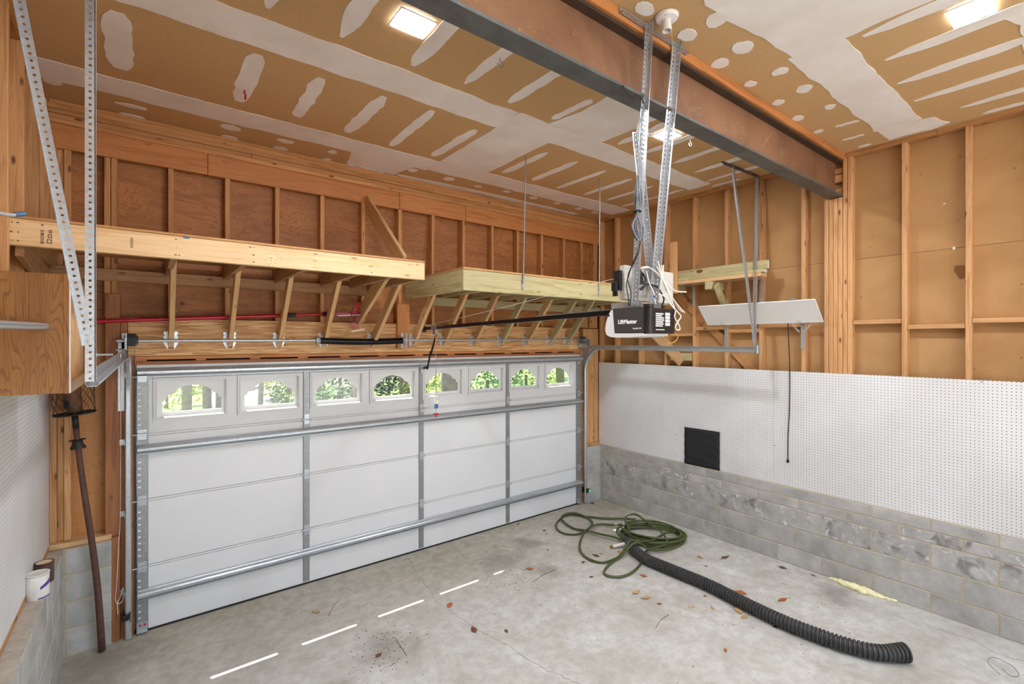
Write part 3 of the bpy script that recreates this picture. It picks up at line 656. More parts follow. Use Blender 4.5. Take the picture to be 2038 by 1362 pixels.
# ================================================================== OPENER
OX = 2.385
op = thing('garage_door_opener', 'black and white garage door opener on a long rail from the door', 'door opener', (OX, 1.85, 2.30))
rail = NB(); t = box(bmesh.new(), 0, 2.66, -.016, .016, -.016, .016, .002); merge(rail, t, frame_mat((OX, 2.0, 2.462), (OX, 4.66, 2.41)))
part('rail', rail, BLACKM, op)
ch = NB()
for i in range(58):
    t = box(bmesh.new(), .006+.0135*i, .013+.0135*i, -.009, .009, .016, .024); merge(ch, t, frame_mat((OX, 2.0, 2.462), (OX, 4.66, 2.41)))
tag(part('drive_chain', ch, GALVD, op), kind='stuff')
hb = NB(); box(hb, OX-.03, OX+.03, 4.66, 4.74, 2.375, 2.44, .003); box(hb, OX-.02, OX+.02, 4.60, 4.67, 2.40, 2.42); part('header_bracket', hb, BLACKM, op)
tr = NB(); box(tr, OX-.022, OX+.022, 4.36, 4.47, 2.395, 2.442, .004); box(tr, OX-.014, OX+.014, 4.38, 4.44, 2.345, 2.396, .003); part('trolley', tr, GALVD, op)
ar = NB(); merge(ar, box(bmesh.new(), 0, .26, -.0035, .0035, -.013, .013), frame_mat((OX+.012, 4.395, 2.37), (OX+.012, 4.535, 2.12))); merge(ar, box(bmesh.new(), 0, .21, -.0035, .0035, -.013, .013), frame_mat((OX+.004, 4.51, 2.17), (OX+.004, 4.60, 1.955))); merge(ar, box(bmesh.new(), 0, .10, -.0035, .0035, -.013, .013), frame_mat((OX-.003, 4.585, 1.995), (OX-.003, 4.685, 1.982)))
part('door_arm', ar, BLACKM, op)
# housing: extruded side outline, x 2.262 .. 2.505
HX0, HX1 = 2.262, 2.505
side = [(1.705, 2.325), (1.705, 2.462), (1.73, 2.474), (1.935, 2.474), (1.92, 2.325)]
hs = NB(); prism(hs, side, lambda a, b, d: (HX0+d, a, b), HX1-HX0); bmesh.ops.bevel(hs, geom=hs.edges[:], offset=.004, segments=2, affect='EDGES'); HOUS = part('housing', hs, DARKP, op)
ln = [(1.936, 2.472), (1.921, 2.325), (1.71, 2.323), (1.71, 2.308), (1.80, 2.302), (1.90, 2.299), (1.955, 2.303), (1.985, 2.316), (1.997, 2.345), (1.990, 2.39), (1.972, 2.435), (1.952, 2.464)]
l2 = NB(); prism(l2, ln, lambda a, b, d: (HX0+.003+d, a, b), HX1-HX0-.006); LENS = flat('lens_plastic', '#e2e1dd', .3); LNS = part('light_lens', l2, LENS, op)
part('lens_button', lathe(NB(), [(.0, -.002), (.007, -.002), (.007, .002)], (HX0+.002, 1.966, 2.435), 'x', 12, False), BLACKP, LNS)
bk = NB(); box(bk, HX0+.02, HX1+.012, 1.672, 1.707, 2.322, 2.470, .004); lathe(bk, [(.026, 0), (.026, .012), (.025, .014), (.025, .15), (.030, .152), (.030, .170)], (HX0+.026, 1.69, 2.32), 'z', 20); MCV = part('motor_cover', bk, BLACKP, op, True, auto=35)
lb = NB(); Y_ = 1.671
for i in range(7): box(lb, HX0+.066, HX0+.150-random.uniform(0, .03), Y_, Y_+.002, 2.362+.0118*i, 2.370+.0118*i)
for i in range(4): box(lb, HX0+.158, HX0+.205, Y_, Y_+.002, 2.368+.020*i, 2.385+.020*i)
box(lb, HX0+.068, HX0+.15, Y_, Y_+.002, 2.342, 2.347); tag(part('spec_labels', lb, flat('label_grey', '#c9c9c7', .5), MCV), kind='stuff')
mc = NB(); box(mc, HX0+.03, HX0+.06, 1.74, 1.97, 2.474, 2.478); box(mc, HX0+.03, HX0+.033, 1.74, 1.97, 2.474, 2.512); part('mounting_bracket', mc, GALV, op); mc = NB(); box(mc, HX1-.06, HX1-.03, 1.74, 1.97, 2.474, 2.478); box(mc, HX1-.033, HX1-.03, 1.74, 1.97, 2.474, 2.505); part('mounting_bracket', mc, GALV, op)
def text(name, body, size, mw, mat, parent, bold=0.0, ext=.0006):
    cu = bpy.data.curves.new(name, 'FONT'); cu.body = body; cu.size = size; cu.extrude = ext; cu.offset = bold; cu.align_x = 'CENTER'; cu.align_y = 'CENTER'; cu.resolution_u = 3
    tmp = bpy.data.objects.new('tmp', cu); COL.objects.link(tmp); dg = bpy.context.evaluated_depsgraph_get(); me = bpy.data.meshes.new_from_object(tmp.evaluated_get(dg)); bpy.data.objects.remove(tmp); bpy.data.curves.remove(cu)
    me.materials.clear(); me.materials.append(mat); return link(bpy.data.objects.new(name, me), parent, mw)
def tmat(c, right, up):
    r = Vector(right).normalized(); u = Vector(up).normalized(); n = r.cross(u)
    return Matrix(((r.x,u.x,n.x,c[0]),(r.y,u.y,n.y,c[1]),(r.z,u.z,n.z,c[2]),(0,0,0,1)))
WTXT = flat('print_white', '#f2f2f0', .5)
text('brand_lettering', 'LiftMaster', .034, tmat((HX0-.0008, 1.822, 2.392), (0, -1, 0), (0, 0, 1)), WTXT, HOUS, .0012)
text('small_lettering', 'Security+ 2.0', .011, tmat((HX0-.0008, 1.752, 2.352), (0, -1, 0), (0, 0, 1)), WTXT, HOUS, .0004)
# emergency release cord
rc = thing('release_cord', 'red and white emergency release cord with tag hanging in front of the door', 'cord', (2.39, 4.40, 1.5))
part('cord', tube(NB(), catmull([(OX, 4.40, 2.352), (2.388, 4.398, 2.2), (2.389, 4.40, 1.9), (2.39, 4.40, 1.53)], 5), .0028, 6), flat('cord_red_white', '#d98a80', .8, namt=.35, nscale=300), rc)
tg = NB(); plate(tg, [[(-.024, 0), (.024, 0), (.024, .10), (.014, .122), (-.014, .122), (-.024, .10)], [(-.008, .085), (.008, .085), (.008, .108), (-.008, .108)]], lambda a, b, d: (2.39+a, 4.394+d, 1.575+b), .0015); ptag = part('paper_tag', tg, flat('tag_paper', '#d8d4c8', .7), rc)
b2 = NB(); box(b2, 2.368, 2.412, 4.3925, 4.3955, 1.578, 1.625); part('blue_print', b2, flat('tag_blue', '#3d6596', .6), ptag)
hn = NB(); tube(hn, [(2.362, 4.40, 1.52), (2.418, 4.40, 1.52)], .009, 10); box(hn, 2.383, 2.397, 4.394, 4.406, 1.49, 1.52, .003); part('red_handle', hn, REDP, rc)
sg = thing('white_string', 'thin white string stretched from the opener rail to the weathered board', 'string', (2.3, 3.2, 2.4))
part('string', tube(NB(), [(OX-.02, 4.6, 2.435), (2.30, 3.2, 2.54), (2.24, 1.9, 2.655)], .0016, 5), ROPE, sg)

# ================================================================== PERFORATED ANGLE HANGERS
def perf_flange(bm, p, ax, dv, L, w, pitch, r, t, nrm):
    n = max(1, int(L/pitch)); pl = L/n; hw = pl/2
    for i in range(n):
        c = p+ax*(pl*(i+.5)); ring = []; outr = []
        for k in range(8):
            a = math.pi/4*k; ring.append((r*math.cos(a), r*math.sin(a)))
            sx = max(-1, min(1, round(math.cos(a)*1.5))); sy = max(-1, min(1, round(math.sin(a)*1.5))); outr.append((sx*hw, sy*w/2))
        def V(a, b, d): return bm.verts.new(c+ax*a+dv*(b+w/2)+nrm*d)
        lay = [([V(a, b, d) for a, b in ring], [V(a, b, d) for a, b in outr]) for d in (0, t)]
        for q, (I, O) in enumerate(lay):
            for k in range(8):
                j = (k+1) % 8; f4 = (I[k], O[k], O[j], I[j]); bm.faces.new(f4 if q else f4[::-1])
        for k in range(8):
            j = (k+1) % 8; bm.faces.new((lay[0][0][k], lay[0][0][j], lay[1][0][j], lay[1][0][k]))
            if outr[k][1] == outr[j][1] != 0 or (i in (0, n-1)): bm.faces.new((lay[0][1][k], lay[0][1][j], lay[1][1][j], lay[1][1][k]))
def perf_angle(parent, p, q, a, b, w=.032, pitch=.0254, r=.0062, t=.0022, name='perforated_leg', mat=None, w2=None):
    """angle iron from p to q, flanges in directions a and b"""
    p = Vector(p); q = Vector(q); ax = (q-p).normalized(); L = (q-p).length
    a = Vector(a); a = (a-ax*a.dot(ax)).normalized(); b = Vector(b); b = (b-ax*b.dot(ax)).normalized()
    bm = NB(); perf_flange(bm, p, ax, a, L, w, pitch, r, t, b); perf_flange(bm, p, ax, b, L, w2 or w, pitch, r, t, a)
    return part(name, bm, mat or GALV, parent, recenter=False)
def bolt(parent, p, d, L=.02, r=.007):
    d = Vector(d).normalized(); p = Vector(p); bm = NB(); tube(bm, [p-d*.006, p], r*1.5, 6); tube(bm, [p, p+d*L], r*.7, 8); return part('bolt', bm, GALV, parent)
# left V hanger (camera side end of the left track)
lh = thing('perforated_hanger', 'large perforated steel V hanger holding the left track end near the cabinet', 'hanger', (-.155, 2.3, 2.13))
perf_angle(lh, (-.143, 2.30, 2.132), (-.143, 2.30, 4.045), (-1, 0, 0), (0, 1, 0), .029, .0235, .0048, w2=.045)
perf_angle(lh, (-.178, 2.295, 2.262), (-.4435, 2.295, 4.045), (1, 0, 0), (0, -1, 0), .031, .0235, .0048, w2=.024)
bolt(lh, (-.158, 2.292, 2.285), (0, -1, 0), .010, .006); bolt(lh, (-.140, 2.33, 2.228), (1, 0, 0), .045, .005)
# right V hanger
rh = thing('perforated_hanger', 'slim perforated V hanger dropping from the ceiling to the right track end', 'hanger', (4.86, 2.32, 2.2))
perf_angle(rh, (4.50, 2.45, 4.046), (5.21, 2.43, 4.046), (0, 0, -1), (0, 1, 0), .032, .03, .006, name='ceiling_angle', mat=flat('steel_grey', '#77797b', .5, .6))
perf_angle(rh, (4.885, 2.30, 2.175), (4.70, 2.445, 4.04), (-1, 0, 0), (0, 1, 0), .032, .03, .006)
perf_angle(rh, (4.895, 2.33, 2.28), (5.16, 2.42, 4.02), (1, 0, 0), (0, 1, 0), .030, .03, .006)
ec = NB(); box(ec, 4.855, 4.91, 2.285, 2.30, 2.150, 2.235, .003); part('end_plate', ec, GALV, rh)
# opener hanger
oh = thing('perforated_hanger', 'tall perforated hanger irons carrying the opener from the steel beam', 'hanger', (2.38, 1.75, 2.5))
perf_angle(oh, (1.985, 1.652, 4.012), (2.60, 1.652, 4.012), (0, 0, 1), (0, -1, 0), .034, .0254, .005, name='cap_angle', w2=.03)
perf_angle(oh, (2.283, 1.80, 2.49), (2.208, 1.640, 4.04), (-1, 0, 0), (0, -1, 0), .018, .0254, .0055, w2=.042)
perf_angle(oh, (2.480, 1.80, 2.49), (2.490, 1.640, 4.04), (-1, 0, 0), (0, -1, 0), .044, .0254, .0055, w2=.036)
perf_angle(oh, (2.505, 1.825, 2.60), (2.318, 1.80, 3.52), (-1, 0, 0), (0, -1, 0), .042, .0254, .0055, name='cross_brace', w2=.034)
for p in ((2.28, 1.79, 2.50), (2.49, 1.79, 2.50), (2.20, 1.63, 4.02), (2.46, 1.63, 4.02), (2.25, 1.66, 3.44)): bolt(oh, p, (0, -1, 0), .014, .006)

# ================================================================== OVERHEAD SHELVES
DECK = m_ply('deck_ply', '#c79255', '#a56c36', 'x')
def hanger_bracket(parent, x, y, z):
    for s in (-1, 1):
        bm = NB(); x0 = x+s*.020
        prism(bm, [(x0, z-.05), (x0+s*.012, z-.035), (x0+s*.028, z), (x0+s*.028, z+.05), (x0+s*.018, z+.062), (x0+s*.028, z+.075), (x0+s*.026, z+.092), (x0, z+.092)], lambda a, b, d: (a, y-.003+d, b), .0025)
        box(bm, x0-.0012, x0+.0012, y-.045, y, z-.04, z+.07); part('joist_hanger', bm, SHELFM, parent)
ls = thing('overhead_shelf', 'pale pine overhead shelf with diagonal braces at the left end of the wall', 'shelf', (.63, 4.1, 2.3))
LF = board(ls, 'fascia', -.565, 1.815, 3.53, 3.568, 2.777, 2.917, 'pine')
part('deck', box(NB(), -.545, 1.815, 3.525, 4.755, 2.9175, 2.931), DECK, ls)
board(ls, 'ledger', -.545, 1.815, 4.7205, 4.7585, 2.735, 2.825, 'ledger')
for x in (-.527, .145, .545, .94, 1.34, 1.62): board(ls, 'joist', x-.019, x+.019, 3.569, 4.7195, 2.80, 2.917, 'ledger')
board(ls, 'end_board', 1.777, 1.815, 3.569, 4.7195, 2.78, 2.917, 'ledger')
dboard(ls, 'end_brace', (-.525, 3.58, 2.79), (-.525, 4.7, 2.66), .036, .13, 'ledger')
for x in (.166, .578, .965, 1.36):
    br = dboard(ls, 'brace', (x, 4.728, 2.255), (x, 4.225, 2.915), .036, .085, 'brace', (0, 1, 0)); hanger_bracket(br, x, 4.741, 2.262)
br = dboard(ls, 'brace', (1.835, 4.728, 2.255), (1.835, 3.98, 2.91), .036, .10, 'brace', (0, 1, 0)); hanger_bracket(br, 1.835, 4.741, 2.275)
dboard(ls, 'brace', (1.70, 4.76, 2.50), (1.70, 4.02, 2.90), .036, .14, 'brace', (0, 1, 0))
dboard(ls, 'tie_board', (1.795, 4.775, 3.70), (1.795, 3.90, 2.965), .036, .14, 'brace', (0, 1, 0))
# nail heads, pencil marks and a scrap of blue tape
nl = NB()
for x in (-.545, -.522, -.43, .15, .165, .55, .57, .95, .965, 1.35, 1.37, 1.75):
    for z in (2.80, 2.845, 2.895): box(nl, x-.003+random.uniform(-.008, .008), x+.003, 3.5285, 3.5305, z-.003, z+.003)
tag(part('nails', nl, flat('nail_rust', '#5b4632', .7), LF), kind='stuff')
stp = NB()
for i, (z0, z1) in enumerate(((2.80, 2.822), (2.828, 2.85), (2.856, 2.872))):
    plate(stp, [rect(-.415+.004*i, -.395, z0, z1), rect(-.411+.004*i, -.399, z0+.004, z1-.004)], lambda a, b, d: (a, 3.5288+d, b), .001)
for i in range(9): box(stp, -.44, -.426, 3.5288, 3.5298, 2.80+.008*i, 2.804+.008*i)
for i in range(6): box(stp, -.068, -.054, 3.5288, 3.5298, 2.82+.010*i, 2.825+.010*i)
tag(part('grade_stamp', stp, flat('stamp_ink', '#6e573c', .8), LF), kind='stuff')
part('blue_tape', box(NB(), .185, .215, 3.5283, 3.5298, 2.905, 2.919), flat('blue_tape', '#3f6d9a', .6), LF)

rs = thing('overhead_shelf', 'greenish treated lumber overhead shelf hung on two threaded rods', 'shelf', (3.7, 4.1, 2.3))
board(rs, 'fascia', 2.195, 5.235, 3.55, 3.588, 2.722, 2.906, 'treated')
part('deck', box(NB(), 2.195, 5.235, 3.545, 4.755, 2.9065, 2.924), flat('deck_edge', '#b98a56', .7, namt=.15, nscale=12), rs)
board(rs, 'end_board', 2.195, 2.233, 3.589, 4.7195, 2.722, 2.906, 'treated'); board(rs, 'ledger', 2.528, 5.235, 4.7205, 4.7585, 2.672, 2.765, 'treated')
for x in (2.65, 3.05, 3.45, 3.85, 4.25, 4.6, 4.95): board(rs, 'joist', x-.019, x+.019, 3.589, 4.7195, 2.766, 2.906, 'treated')
for i, x in enumerate((2.296, 2.665, 3.065, 3.46, 3.86, 4.265, 4.575)):
    br = dboard(rs, 'brace', (x, 4.728, 2.255), (x, 4.165, 2.905), .036, .085, 'treated' if i in (3, 5, 6) else 'brace', (0, 1, 0)); hanger_bracket(br, x, 4.741, 2.262)
for x, xt, yt in ((2.855, 2.885, 3.535), (3.915, 3.925, 3.535)):
    rd = part('threaded_rod', tube(NB(), [(x, 3.537, 2.83), (xt, yt, ZC-.002)], .0065, 8), GALVD, rs)
    c = NB(); box(c, x-.013, x+.013, 3.5445, 3.5495, 2.765, 2.90, .001); box(c, x-.013, x+.013, 3.525, 3.549, 2.84, 2.846); lathe(c, [(.011, 0), (.011, .016)], (x, 3.537, 2.846), 'z', 6); lathe(c, [(.008, -.006), (.008, 0)], (x, 3.5445, 2.785), 'y', 6); part('rod_strap', c, GALV, rd)

# pole pruner lying on the braces
pp = thing('pole_pruner', 'long red pole pruner with cord resting above the door header', 'pruner', (.7, 4.62, 2.4))
def pz(x): return 2.425+(x+.27)*.066
part('pole', tube(NB(), [(-.30, 4.66, pz(-.3)), (1.02, 4.66, pz(1.02))], .016, 10), REDP, pp, True, auto=40); part('inner_pole', tube(NB(), [(1.02, 4.66, pz(1.02)), (1.45, 4.66, pz(1.45))], .013, 10), REDP, pp, True, auto=40)
for a, b in ((1.0, 1.09), (1.33, 1.41)): part('black_collar', tube(NB(), [(a, 4.66, pz(a)), (b, 4.66, pz(b))], .021, 10), BLACKP, pp)
hd = NB(); t = box(bmesh.new(), 0, .36, -.012, .012, -.012, .012, .003); merge(hd, t, frame_mat((1.42, 4.65, pz(1.42)), (1.78, 4.65, pz(1.78)))); merge(hd, box(bmesh.new(), 0, .12, -.006, .006, -.014, .014), frame_mat((1.60, 4.61, pz(1.6)), (1.66, 4.61, pz(1.6)+.11))); part('cutter_head', hd, REDP, pp)
bl = NB(); prism(bl, [(1.44, pz(1.44)-.014), (1.70, pz(1.7)-.012), (1.72, pz(1.7)-.026), (1.46, pz(1.44)-.024)], lambda a, b, d: (a, 4.605+d, b), .002); part('saw_blade', bl, GALVD, pp)
for i in range(5):
    x = 1.60+.016*i; part('red_cord', tube(NB(), catmull([(x, 4.60, pz(x)+.02), (x-.03+.008*i, 4.59, 2.50), (x-.02, 4.60, 2.42), (x+.01, 4.6, 2.385)], 5), .003, 5), REDP, pp)
part('pull_toggle', tube(NB(), [(1.57, 4.585, 2.37), (1.70, 4.585, 2.395)], .012, 8), flat('toggle_wood', '#e2cf9f', .6), pp)

# ================================================================== ON THE RIGHT WALL
def pegsheet(name, x0, x1, y0, y1, z0, z1, label):
    return tag(part(name, box(NB(), x0, x1, y0, y1, z0, z1), PEG), label, 'pegboard', 'white pegboard sheets')
pegsheet('pegboard', 5.236, 5.242, 2.303, 4.735, .785, 1.968, 'white pegboard sheet in the far corner of the right wall')
pegsheet('pegboard', 5.236, 5.242, -.135, 2.301, .785, 1.968, 'white pegboard sheet nearest the camera on the right wall')
pegsheet('pegboard', -.5495, -.5435, .5, 4.72, .817, 2.06, 'white pegboard sheet on the left wall above the paint cans')
# black cloth flap
cl = NB(); nx, nz = 10, 14; G = [[None]*(nz+1) for _ in range(nx+1)]
for i in range(nx+1):
    for k in range(nz+1):
        y = 3.337-.452*i/nx; z = .783+.445*k/nz+.004*(i/nx); G[i][k] = cl.verts.new((5.226-.004*math.sin(k*1.9+i*.5)-.003*math.sin(i*1.3), y, z))
for i in range(nx):
    for k in range(nz): cl.faces.new((G[i][k], G[i+1][k], G[i+1][k+1], G[i][k+1]))
o = tag(part('black_cloth', cl, flat('black_cloth', '#1d1d1f', .75, namt=.25, nscale=30), smooth=True), 'square black cloth pinned low on the right pegboard', 'cloth')
md = o.modifiers.new('thick', 'SOLIDIFY'); md.thickness = .002
# stack of lumber on wall brackets
for i, (z0, h, x0, x1, ya, fam, lab) in enumerate(((2.944,.038,4.99,5.13,3.75,'raw','pinkish board at the bottom of the lumber stack, front row'),(2.944,.038,5.14,5.23,3.6,'raw','pale board at the bottom of the lumber stack, against the wall'),
        (2.983,.036,5.0,5.09,3.5,'treated','thin greenish board in the middle of the lumber stack, front row'),(2.983,.036,5.10,5.20,3.5,'brace','tan board in the middle of the lumber stack, wall side'),
        (3.020,.088,5.03,5.07,3.5,'treated','greenish board on edge topping the lumber stack, with a dark knot'),(3.020,.088,5.12,5.16,3.4,'treated','greenish board on edge at the back of the lumber stack'))):
    ye = 2.30+(.02, .10, .0, .05, -.03, .04)[i]
    b = tag(board(None, 'lumber_board', x0, x1, ye, ya, z0, z0+h-.001, fam), lab, 'board', 'lumber stacked on the right wall brackets')
    if i in (2, 4, 5): part('white_end', box(NB(), x0+.004, x1-.004, ye-.0022, ye-.0002, z0+.004, z0+h-.005), flat('end_paint', '#d5d0c4', .7), b)
    if i == 4:
        kn = NB(); lathe(kn, [(.001, 0), (.012, 0), (.02, .0005)], (5.0295, 3.02, 3.075), 'x', 14, False)
        for v in kn.verts: v.co.y = 3.02+(v.co.y-3.02)*2.0
        part('knot', kn, flat('knot_dark', '#5e3d1d', .7), b)
sb = thing('lumber_bracket', 'triangular treated wood bracket under the lumber stack', 'bracket', (5.15, 2.84, 2.6))
board(sb, 'bracket_arm', 4.985, 5.243, 2.841, 2.93, 2.855, 2.943, 'treated', ax='x'); dboard(sb, 'bracket_strut', (5.0, 2.80, 2.90), (5.225, 2.80, 2.60), .036, .085, 'treated', (0, 0, 1))
tb = thing('lumber_bracket', 'short treated wood cleat under the lumber stack behind the opener', 'bracket', (5.15, 3.5, 2.9)); board(tb, 'cleat', 5.0, 5.243, 3.33, 3.54, 2.88, 2.943, 'treated', ax='y')
up_ = tag(board(None, 'upright_board', 4.948, 4.986, 3.272, 3.358, 2.84, 3.447, 'stud'), 'short upright stud standing against the lumber stack', 'board')
for k, (y, z0, z1, lab) in enumerate(((3.222, 2.68, 2.935, 'perforated strap bracket under the left half of the lumber stack'), (2.42, 2.67, 2.935, 'perforated strap bracket under the near end of the lumber stack'), (2.82, 2.21, 2.47, 'steel strap bracket under the far end of the leaning light panel'), (2.02, 2.20, 2.47, 'steel strap bracket with chain under the near end of the light panel'))):
    t = thing('strap_bracket', lab, 'bracket', (5.24, y, z0), 'steel strap brackets on the studs')
    bm = NB(); perf_flange(bm, Vector((5.2445, y, z0)), Vector((0, 0, 1)), Vector((0, 1, 0)), z1-z0, .036, .04, .0045, .003, Vector((-1, 0, 0)))
    for v in bm.verts: v.co.y -= .018
    st_ = part('strap', bm, GALV, t); a = NB(); box(a, 4.99 if k < 2 else 5.14, 5.2415, y-.016, y+.016, z1-.002, z1+.003); part('strap_arm', a, GALV, t)
    if k == 3:
        for s in (-1, 1):
            for q in range(7):
                u = q/6; cy = y+s*(.085-.06*u); cz = 2.465-.09*u**.6; part('chain_link', tube(NB(), [Vector((5.21, cy, cz))+Vector((0, .006*math.cos(a), .011*math.sin(a)) if q % 2 else (.006*math.cos(a), 0, .011*math.sin(a))) for a in [2*math.pi*j/8 for j in range(9)]], .0018, 5, False), GALV, st_)
lp = thing('light_panel', 'unlit white rectangular LED light panel leaning on the right wall', 'light panel', (5.1, 2.42, 2.46))
PM = Matrix.Translation((5.10, 2.42, 2.567)) @ Matrix.Rotation(math.radians(-44.5), 4, 'Y')
def pbox(*a, **k): t = box(bmesh.new(), *a, **k); bmesh.ops.transform(t, matrix=PM, verts=t.verts); return t
# local: x = thickness (facing -x side down into the room), y along wall, z across
fr = NB()
for a in ((-.006, .006, -.598, .598, .128, .146), (-.006, .006, -.598, .598, -.146, -.128), (-.006, .006, -.598, -.58, -.128, .128), (-.006, .006, .58, .598, -.128, .128)): merge(fr, box(bmesh.new(), *a), PM)
part('frame', fr, flat('panel_frame', '#eceded', .35), lp); part('diffuser', pbox(-.004, .002, -.58, .58, -.128, .128), flat('diffuser_off', '#f3f1ec', .5), lp); part('back_plate', pbox(.002, .007, -.595, .595, -.143, .143), SHELFM, lp)
hkb = NB(); box(hkb, 4.99, 5.05, 1.99, 2.05, 2.68, 2.686); tube(hkb, [(5.0, 2.0, 2.686), (5.02, 2.05, 2.70), (5.05, 2.09, 2.69)], .003, 6); part('hook', hkb, GALV, lp)
cd_ = thing('power_cord', 'black power cord hanging from the light panel down the pegboard', 'cord', (5.21, 2.15, 1.04))
part('cable', tube(NB(), catmull([(5.205, 2.15, 2.49), (5.215, 2.148, 2.42), (5.222, 2.142, 2.2), (5.224, 2.136, 1.97), (5.226, 2.14, 1.6), (5.226, 2.152, 1.3), (5.226, 2.154, 1.06)], 6), .0045, 6), RUBBER, cd_)
part('plug', box(NB(), 5.214, 5.234, 2.143, 2.165, 1.03, 1.062, .004), RUBBER, cd_)
fo = thing('fiberboard_tear', 'torn flap of fibreboard beside a stud on the right wall', 'tear', (5.33, .86, 2.85)); prism(b := NB(), [(.835, 2.80), (.835, 2.90), (.90, 2.905), (.905, 2.86), (.87, 2.79)], lambda a, c, d: (5.334-d, a, c), .004); part('flap', b, flat('tear_dark', '#7a4f26', .9), fo)

# weathered board with boxes between the hanger irons
wbd = thing('weathered_board', 'weathered grey plank fixed between the opener hanger irons', 'board', (2.5, 1.86, 2.52))
dboard(wbd, 'plank', (2.255, 1.855, 2.628), (2.745, 1.855, 2.622), .04, .205, 'grey')
bx = NB(); box(bx, 2.228, 2.254, 1.85, 1.90, 2.58, 2.70, .004); box(bx, 2.206, 2.229, 1.86, 1.90, 2.575, 2.63, .005); box(bx, 2.212, 2.229, 1.86, 1.895, 2.545, 2.574, .004); part('outlet_box', bx, BLACKP, wbd)
CBX = -.022
cbn = thing('cable_bundle', 'coiled dark cables tied to the left hanger iron of the opener', 'cable', (2.25, 1.7, 2.9))
def cable(parent, pts, r=.0035, mat=CABLE, n=6, name='cable'): return part(name, tube(NB(), catmull(pts, n), r, 6), mat, parent, True)
cable(cbn, [(2.02, 1.66, 3.645), (2.08, 1.655, 3.60), (2.16, 1.655, 3.63), (2.20, 1.655, 3.60)], .004, RUBBER)
for i in range(5):
    j = .006*i; cable(cbn, [(2.205+j*.5, 1.66, 3.60-j), (2.19-j*.6, 1.685, 3.45), (2.20+j, 1.69, 3.25), (2.215-j, 1.70, 3.05), (2.235, 1.715, 2.97)], .0032, CABLE if i % 2 else GALVD)
for i in range(9):
    a = 2*math.pi*i/9; cxx = .012*math.cos(a)
    cable(cbn, [(x_+CBX, y_, z_) for x_, y_, z_ in [(2.225, 1.715, 3.03+.01*i*.3), (2.205+cxx, 1.695+.012*math.sin(a), 3.09), (2.222, 1.70, 3.18+.004*i), (2.245+cxx, 1.695, 3.08), (2.23, 1.71, 3.0), (2.195+cxx*2.2, 1.70, 2.92), (2.225+cxx, 1.695+.01*math.sin(a), 2.86-.003*i), (2.262+cxx, 1.70, 2.92), (2.23, 1.715, 3.0)]], .0032, CABLE if i % 3 else flat('cable_light', '#8d9095', .5))
part('zip_tie', tube(NB(), [(2.228+CBX+.02*math.cos(a), 1.708+.02*math.sin(a), 3.012) for a in [2*math.pi*k/10 for k in range(11)]], .006, 6, False), RUBBER, cbn)
cable(cbn, [(2.225, 1.70, 2.86), (2.235, 1.72, 2.80), (2.215, 1.74, 2.735), (2.235, 1.79, 2.66), (2.215, 1.79, 2.60), (2.235, 1.79, 2.52), (2.245, 1.80, 2.485)], .003, RUBBER)
cable(cbn, [(2.245, 1.71, 2.86), (2.23, 1.73, 2.76), (2.25, 1.79, 2.70), (2.225, 1.79, 2.64), (2.255, 1.79, 2.56), (2.26, 1.80, 2.485)], .003, RUBBER)
pcd = thing('power_cord', 'black looped power cord of the opener in front of the grey plank', 'cord', (2.4, 1.8, 2.6))
cable(pcd, [(2.30, 1.815, 2.725), (2.36, 1.81, 2.715), (2.375, 1.80, 2.66), (2.372, 1.795, 2.625), (2.345, 1.79, 2.66), (2.355, 1.79, 2.69), (2.39, 1.79, 2.655), (2.37, 1.785, 2.63), (2.32, 1.785, 2.62), (2.325, 1.785, 2.59), (2.36, 1.78, 2.605), (2.40, 1.78, 2.62), (2.47, 1.77, 2.61), (2.51, 1.76, 2.57), (2.52, 1.75, 2.53), (2.50, 1.76, 2.48)], .0055, RUBBER)
for k in range(3): cable(pcd, [(2.375, 1.78, 2.622), (2.325, 1.78, 2.64-.012*k), (2.31, 1.78, 2.60-.004*k), (2.345, 1.78, 2.585), (2.38, 1.78, 2.62)], .005, RUBBER)
rp = thing('white_rope', 'knotted white rope dangling from the right hanger iron of the opener', 'rope', (2.5, 1.72, 2.5))
KN = (2.475, 1.735, 2.665)
for pts in (((2.36,1.79,2.72),(2.40,1.78,2.725),(2.44,1.76,2.70),KN), ((2.35,1.79,2.715),(2.42,1.78,2.72),(2.455,1.75,2.69),KN), ((2.445,1.74,2.76),(2.455,1.735,2.72),KN), ((2.50,1.74,2.74),(2.49,1.735,2.70),KN), ((2.465,1.73,2.735),(2.48,1.735,2.70),KN), ((2.43,1.74,2.725),(2.45,1.735,2.70),KN),
            (KN,(2.46,1.725,2.63),(2.475,1.72,2.605)), (KN,(2.485,1.725,2.62),(2.51,1.72,2.59),(2.52,1.715,2.575),(2.505,1.71,2.57),(2.49,1.72,2.60)), (KN,(2.50,1.72,2.625),(2.56,1.70,2.585),(2.60,1.69,2.58),(2.65,1.68,2.582)),
            (KN,(2.49,1.71,2.60),(2.53,1.69,2.53),(2.575,1.67,2.475),(2.60,1.66,2.45)), ((2.535,1.69,2.52),(2.57,1.68,2.475),(2.585,1.665,2.455)),
            (KN,(2.485,1.71,2.60),(2.505,1.69,2.53),(2.51,1.665,2.46),(2.49,1.655,2.42),(2.52,1.65,2.38),(2.535,1.65,2.35),(2.505,1.65,2.345),(2.49,1.65,2.365),(2.52,1.65,2.40),(2.545,1.65,2.425),(2.52,1.655,2.45),(2.48,1.67,2.49),(2.45,1.70,2.545),(2.42,1.72,2.555)),
            ((2.385,1.78,2.70),(2.40,1.77,2.63),(2.42,1.75,2.56),(2.425,1.75,2.53),(2.435,1.75,2.50))): cable(rp, pts, .004, ROPE, 6, 'rope_strand')
